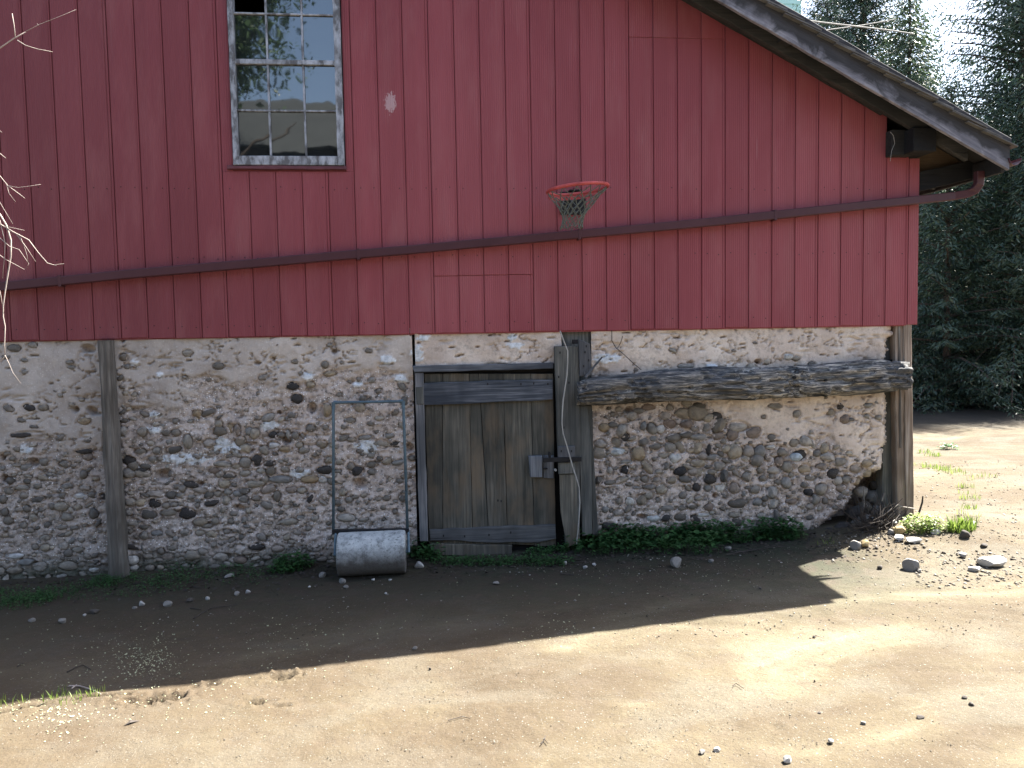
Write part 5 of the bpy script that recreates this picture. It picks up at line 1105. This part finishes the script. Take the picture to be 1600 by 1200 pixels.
# ---------------------------------------------------------------- bare sunlit twigs hanging in from the left
tw = empty('bare_branch', (1.1, -2.9, -.1), 'bare white sunlit twigs hanging into view at the left', 'branch')
def twg(pls, name='twig', rad=.0035):
    mb = MB(); yy = -2.85+random.uniform(-.04, .04)
    for pl, r in pls:
        mb.tube([W(u, v, yy) for i, (u, v) in enumerate(pl)], [max(.0008, .72*r*(1-.65*i/len(pl))) for i in range(len(pl))], 6)
    o = mb.build(name, M['twig'], smooth=True); put(o, tw)
twg([([(-60, 105), (-20, 88), (0, 75), (22, 60), (40, 50)], .0055), ([(24, 59), (22, 40), (19, 21)], .003), ([(27, 63), (40, 71), (60, 77), (82, 81)], .003), ([(40, 49), (62, 38), (90, 27), (119, 15)], .0018), ([(60, 39), (58, 37)], .0015)], 'twig')
twg([([(-50, 190), (-10, 196), (3, 207)], .003), ([(-50, 225), (0, 240), (9, 247)], .003), ([(-40, 250), (0, 275), (12, 290), (30, 303), (39, 310)], .0032), ([(10, 287), (14, 302), (24, 315)], .0015), ([(12, 290), (28, 293), (45, 291), (64, 288)], .0015), ([(-40, 250), (-10, 300), (8, 330), (20, 350)], .002)], 'twig')
twg([([(-60, 300), (-20, 320), (0, 335), (10, 352), (17, 375), (17, 400), (12, 430), (8, 455), (5, 478), (5, 495), (8, 510), (7, 540), (8, 555)], .0060), ([(8, 555), (3, 563), (-4, 570)], .0025), ([(8, 555), (14, 568), (20, 582), (33, 600)], .002), ([(-10, 440), (0, 455), (6, 490)], .0025)], 'stem')
twg([([(-50, 330), (0, 350), (20, 362), (45, 375), (60, 395), (74, 411), (88, 415)], .0042), ([(74, 411), (82, 414), (100, 412)], .0015), ([(10, 358), (25, 365), (40, 385), (56, 409)], .003), ([(0, 372), (15, 385), (30, 390), (45, 412), (40, 420)], .0022), ([(-5, 395), (8, 405), (25, 414), (38, 421)], .0025), ([(0, 352), (20, 356), (38, 360)], .0018), ([(30, 366), (36, 380), (42, 398), (44, 410)], .0018), ([(-20, 320), (0, 345), (8, 380), (7, 400), (4, 435)], .003)], 'twig')
mb = MB(); S0 = W(-60, 300, -2.85); mb.tube([(S0[0], S0[1], S0[2]), (S0[0]-.35, -2.8, S0[2]+.7), (S0[0]-.7, -2.75, S0[2]+1.6), (S0[0]-1.3, -2.75, 1.0), (S0[0]-1.5, -2.75, gz(S0[0]-1.5, -2.75)-.05)], [.006, .01, .016, .03, .045], 8); mb.tube([W(-60, 105, -2.85), (S0[0]-.2, -2.8, W(-60, 105, -2.85)[2]+.1), (S0[0]-.7, -2.75, S0[2]+1.6)], [.006, .008, .012], 6); mb.tube([W(-50, 190, -2.85), W(-90, 150, -2.85), (S0[0]-.35, -2.8, S0[2]+.7)], [.003, .005, .008], 6)
mb.tube([W(-50, 225, -2.85), W(-90, 150, -2.85)], .003, 5); mb.tube([W(-40, 250, -2.85), W(-90, 150, -2.85)], .003, 5); mb.tube([W(-50, 330, -2.85), W(-60, 300, -2.85)], .004, 5); mb.tube([W(-20, 320, -2.85), W(-60, 300, -2.85)], .003, 5)
o = mb.build('main_stem', M['twig'], smooth=True); put(o, tw)

# ---------------------------------------------------------------- spruce trees
def spruce_data(H, R, seed, dens=1.0, droop=.5, lo=.03):
    r = np.random.default_rng(seed); P0 = []; D = []; Ln = []; Wd = []; wood_ = []
    z = H*lo
    while z < H*.985:
        t = z/H; L0 = R*(1-t)**.8*(1 if t > .12 else .8+1.6*t); nb = int(r.integers(6, 9)); ph = r.uniform(0, 6.28)
        for b in range(nb):
            L = max(.12, L0*r.uniform(.65, 1.12)); a = ph+b*2*math.pi/nb+r.normal(0, .18); ca, sa = math.cos(a), math.sin(a); rise = r.uniform(.0, .25)+.5*t; dr = droop*(1-t*.6)*r.uniform(.7, 1.3)
            nst = max(3, int(L/.13*dens)); wood_.append((z, a, L, rise, dr))
            for i in range(nst):
                s_ = (i+.6)/nst*L; zz = z+rise*s_-dr*s_*s_/max(R, 1)*.9+(.10*(s_/L)**3*L)
                c_ = np.array([ca*s_, sa*s_, zz]); tw_ = (.46*(1-s_/L)+.16)*min(1, L/.8)
                for sd in (-1, 1):
                    td = np.array([ca*.55-sa*sd*.8, sa*.55+ca*sd*.8, -.28-.3*r.random()]); td /= np.linalg.norm(td); nk = max(2, int(tw_/.075*dens))
                    for k in range(nk):
                        q = c_+td*tw_*(k+.5)/nk+r.normal(0, .02, 3); P0.append(q); dd = td+r.normal(0, .35, 3)+[0, 0, -.25]; D.append(dd/np.linalg.norm(dd)); Ln.append(r.uniform(.08, .17)); Wd.append(r.uniform(.010, .021))
        z += r.uniform(.2, .34)*(1.1-.4*t)/dens**.4
    P0 = np.array(P0); D = np.array(D); Ln = np.array(Ln)[:, None]; Wd = np.array(Wd)[:, None]; rv = r.normal(size=P0.shape); Sd = np.cross(D, rv); Sd /= np.linalg.norm(Sd, axis=1)[:, None]
    V = np.stack([P0-D*Ln*.4, P0+Sd*Wd, P0+D*Ln*.6, P0-Sd*Wd], 1).reshape(-1, 3)
    return V, np.arange(len(V)).reshape(-1, 4), wood_
def trunk_mesh(H, r0, wood_):
    mb = MB(); mb.tube([(0, 0, -.1), (0, 0, H*.3), (.02, 0, H*.65), (0, 0, H*.98)], [r0, r0*.75, r0*.4, .01], 10)
    for (z, a, L, rise, dr) in wood_[::2]:
        pts = []
        for s_ in np.linspace(0, L*.85, 4): pts.append((math.cos(a)*s_, math.sin(a)*s_, z+rise*s_-dr*s_*s_/3*.9))
        mb.tube(pts, [.03*(1-.8*i/4)*min(1, L) for i in range(4)], 3, False)
    return mb
SP = {}
def spruce(kind, x, y, label, rz=0, sc_=1.0, mat='needle'):
    H, R, sd, dn, dr, lo = {'big': (14.5, 4.2, 1, 1.2, .5, .03), 'mid': (17.5, 4.0, 2, 1.2, .5, .03), 'slim': (10.0, 2.3, 3, 1.55, .3, .03), 'low': (7.2, 3.0, 4, 1.1, .5, .008)}[kind]
    t = empty('spruce_tree', (x, y, float(gz(x, y))), label, 'tree', 'spruce trees beyond the barn'); t.rotation_euler.z = rz; t.scale = (sc_,)*3
    if (kind, mat) not in SP:
        V, Q_, wd = spruce_data(H, R, sd, dn, dr, lo); c_ = mkq('crown', V, Q_, M[mat], t); tk = trunk_mesh(H, H*.014, wd).build('trunk', M['bark'], t); SP[(kind, mat)] = (c_.data, tk.data)
    else:
        for nm, me in zip(('crown', 'trunk'), SP[(kind, mat)]): o = bpy.data.objects.new(nm, me); link(o, t)
def at(u, y, v=400): p = W(u, v, y); return p[0]
spruce('big', at(1592, 10.8), 10.8, 'tall dark spruce filling the right edge of the view')
spruce('mid', at(1345, 17), 17, 'spruce rising behind the roof slope, left of the sky gap', 1.0)
spruce('slim', at(1416, 14.5), 14.5, 'slim pointed spruce in the sky gap above the roof', .4, 1.16, 'needle2')
spruce('low', at(1482, 10.3), 10.3, 'low bushy spruce just right of the barn corner', 2.0)
spruce('low', at(1560, 15.5), 15.5, 'low spruce hidden behind the tall right-hand spruce', 1.2, 1.2)
spruce('big', at(1700, 15), 15, 'tall spruce outside the right edge behind the first row', 2.2, 1.0)
spruce('low', at(1440, 18.5), 18.5, 'far low spruce seen through the gap beside the barn', .3, 1.15)
spruce('mid', at(1620, 20), 20, 'far tall spruce behind the right-hand trees', 2.4, .95)
spruce('low', at(1610, 9.6), 9.6, 'low spruce at the foot of the tall right-hand spruce', 3.0, .9)
spruce('mid', at(1290, 22), 22, 'far spruce mostly hidden by the barn roof', .9, .9)
spruce('low', at(1520, 19.5), 19.5, 'broad dark spruce closing the gap low between the trees', 4.0, 1.3)
# dark undergrowth mass behind the trunks
rg = np.random.default_rng(6); n = 42000; ux = rg.uniform(9, 32, n); uy = 14+rg.normal(0, 1.2, n)+.5*(ux-14)*.3; uz = gz(ux, uy)+np.abs(rg.normal(0, 1.1, n)); pts = np.stack([ux, uy, uz], -1)
cards('undergrowth', pts, .08, M['needle'], 'dark tangled undergrowth beneath and behind the spruces', 'undergrowth', up=1.0)
rg = np.random.default_rng(16); pts = []
for (u, v, y, n, s_) in [(1440, 606, 12.0, 160, .22), (1530, 610, 13.0, 110, .18), (1546, 612, 13.0, 60, .12)]:
    p = W(u, v, y)
    for _ in range(n): pts.append(p+rg.normal(0, 1, 3)*[s_*1.4, s_, s_*.35])
cards('sunlit_bush', pts, .05, M['grass'], 'small sunlit green bush in the dark beneath the spruces', 'bush', up=.8, kind=None)

# ---------------------------------------------------------------- wires, neighbour building, things behind the camera seen in the window glass
mb = MB(); mb.tube([W(1150, 15, 12), W(1280, 34.5, 12), W(1340, 41.5, 12), W(1395, 48, 12), W(1427, 53, 12)], .018, 6)
mb.build('overhead_wire', M['rope'], label='upper pale wire sloping down to the right past the spruces', cat='wire')
mb = MB(); mb.tube([W(1270, 50, 12.4), W(1310, 44.5, 12.4), W(1345, 40, 12.4), W(1400, 30, 12.4)], .014, 6)
mb.build('overhead_wire', M['rope'], label='thin wire crossing the other one and rising to the right', cat='wire')
nb_ = empty('green_house', (9, 30, -1.87), 'pale green house wall corner just visible above the barn roof', 'house')
p = W(1251, 10, 27)
mb = MB(); mb.box(p[0]-6, p[0], 27, 34, -1.9, p[2]+5); o = mb.build('wall', M['palegreen']); put(o, nb_)
mb = MB()
for i in range(90): mb.box(p[0]-6.01, p[0]+.012, 26.97, 26.998, -1.8+i*.24, -1.8+i*.24+.2)
o = mb.build('clapboard', M['palegreen']); o['kind'] = 'stuff'; put(o, nb_)
mb = MB(); mb.box(p[0]-6.4, p[0]+.4, 26.6, 34.4, p[2]+5.01, p[2]+5.3); o = mb.build('roof', M['shed_roof']); put(o, nb_)
sh = empty('shed', (3, -15, -1.87), 'low grey roofed shed behind the photographer, mirrored in the window', 'shed')
mb = MB(); mb.box(-8, 13, -20.4, -13.4, -1.95, 4.35); o = mb.build('wall', M['shed_wall']); put(o, sh)
mb = MB(); mb.add([(-8.5, -13.0, 4.36), (13.5, -13.0, 4.36), (13.5, -16.9, 6.7), (-8.5, -16.9, 6.7), (-8.5, -20.8, 4.36), (13.5, -20.8, 4.36)], [(0, 3, 2, 1), (3, 4, 5, 2), (0, 1, 5, 4), (1, 2, 5), (0, 4, 3)]); o = mb.build('roof', M['shed_roof']); put(o, sh)
mt = empty('maple_tree', (-1.6, -11.0, -1.88), 'leafy tree behind the photographer, mirrored in the window', 'tree')
rg = np.random.default_rng(33); pts = []
for i in range(125):
    a = rg.uniform(0, 6.28); q = 2.1*math.sqrt(rg.random()); c_ = np.array([-1.75+q*math.cos(a), -11+q*math.sin(a), rg.uniform(5.3, 11)])
    for _ in range(420): pts.append(c_+rg.normal(0, .30, 3))
o = cards('crown', pts, .045, M['treeleaf'], None, None, up=.9, kind=None, asp=.7); put(o, mt)
for k_ in ('label', 'category'): 
    if k_ in o: del o[k_]
mb = MB(); mb.tube([(-1.6, -11, -1.95), (-1.55, -11, 2), (-1.6, -10.9, 6), (-1.5, -11, 9)], [.24, .17, .11, .03], 10)
for i in range(9):
    a = i*2.3; z = 3+i*.6; mb.tube([(-1.58, -11, z), (-1.6+1.1*math.cos(a), -11+1.1*math.sin(a), z+1), (-1.6+2*math.cos(a), -11+2*math.sin(a), z+1.5)], [.06, .04, .015], 6)
o = mb.build('trunk', M['bark']); put(o, mt)
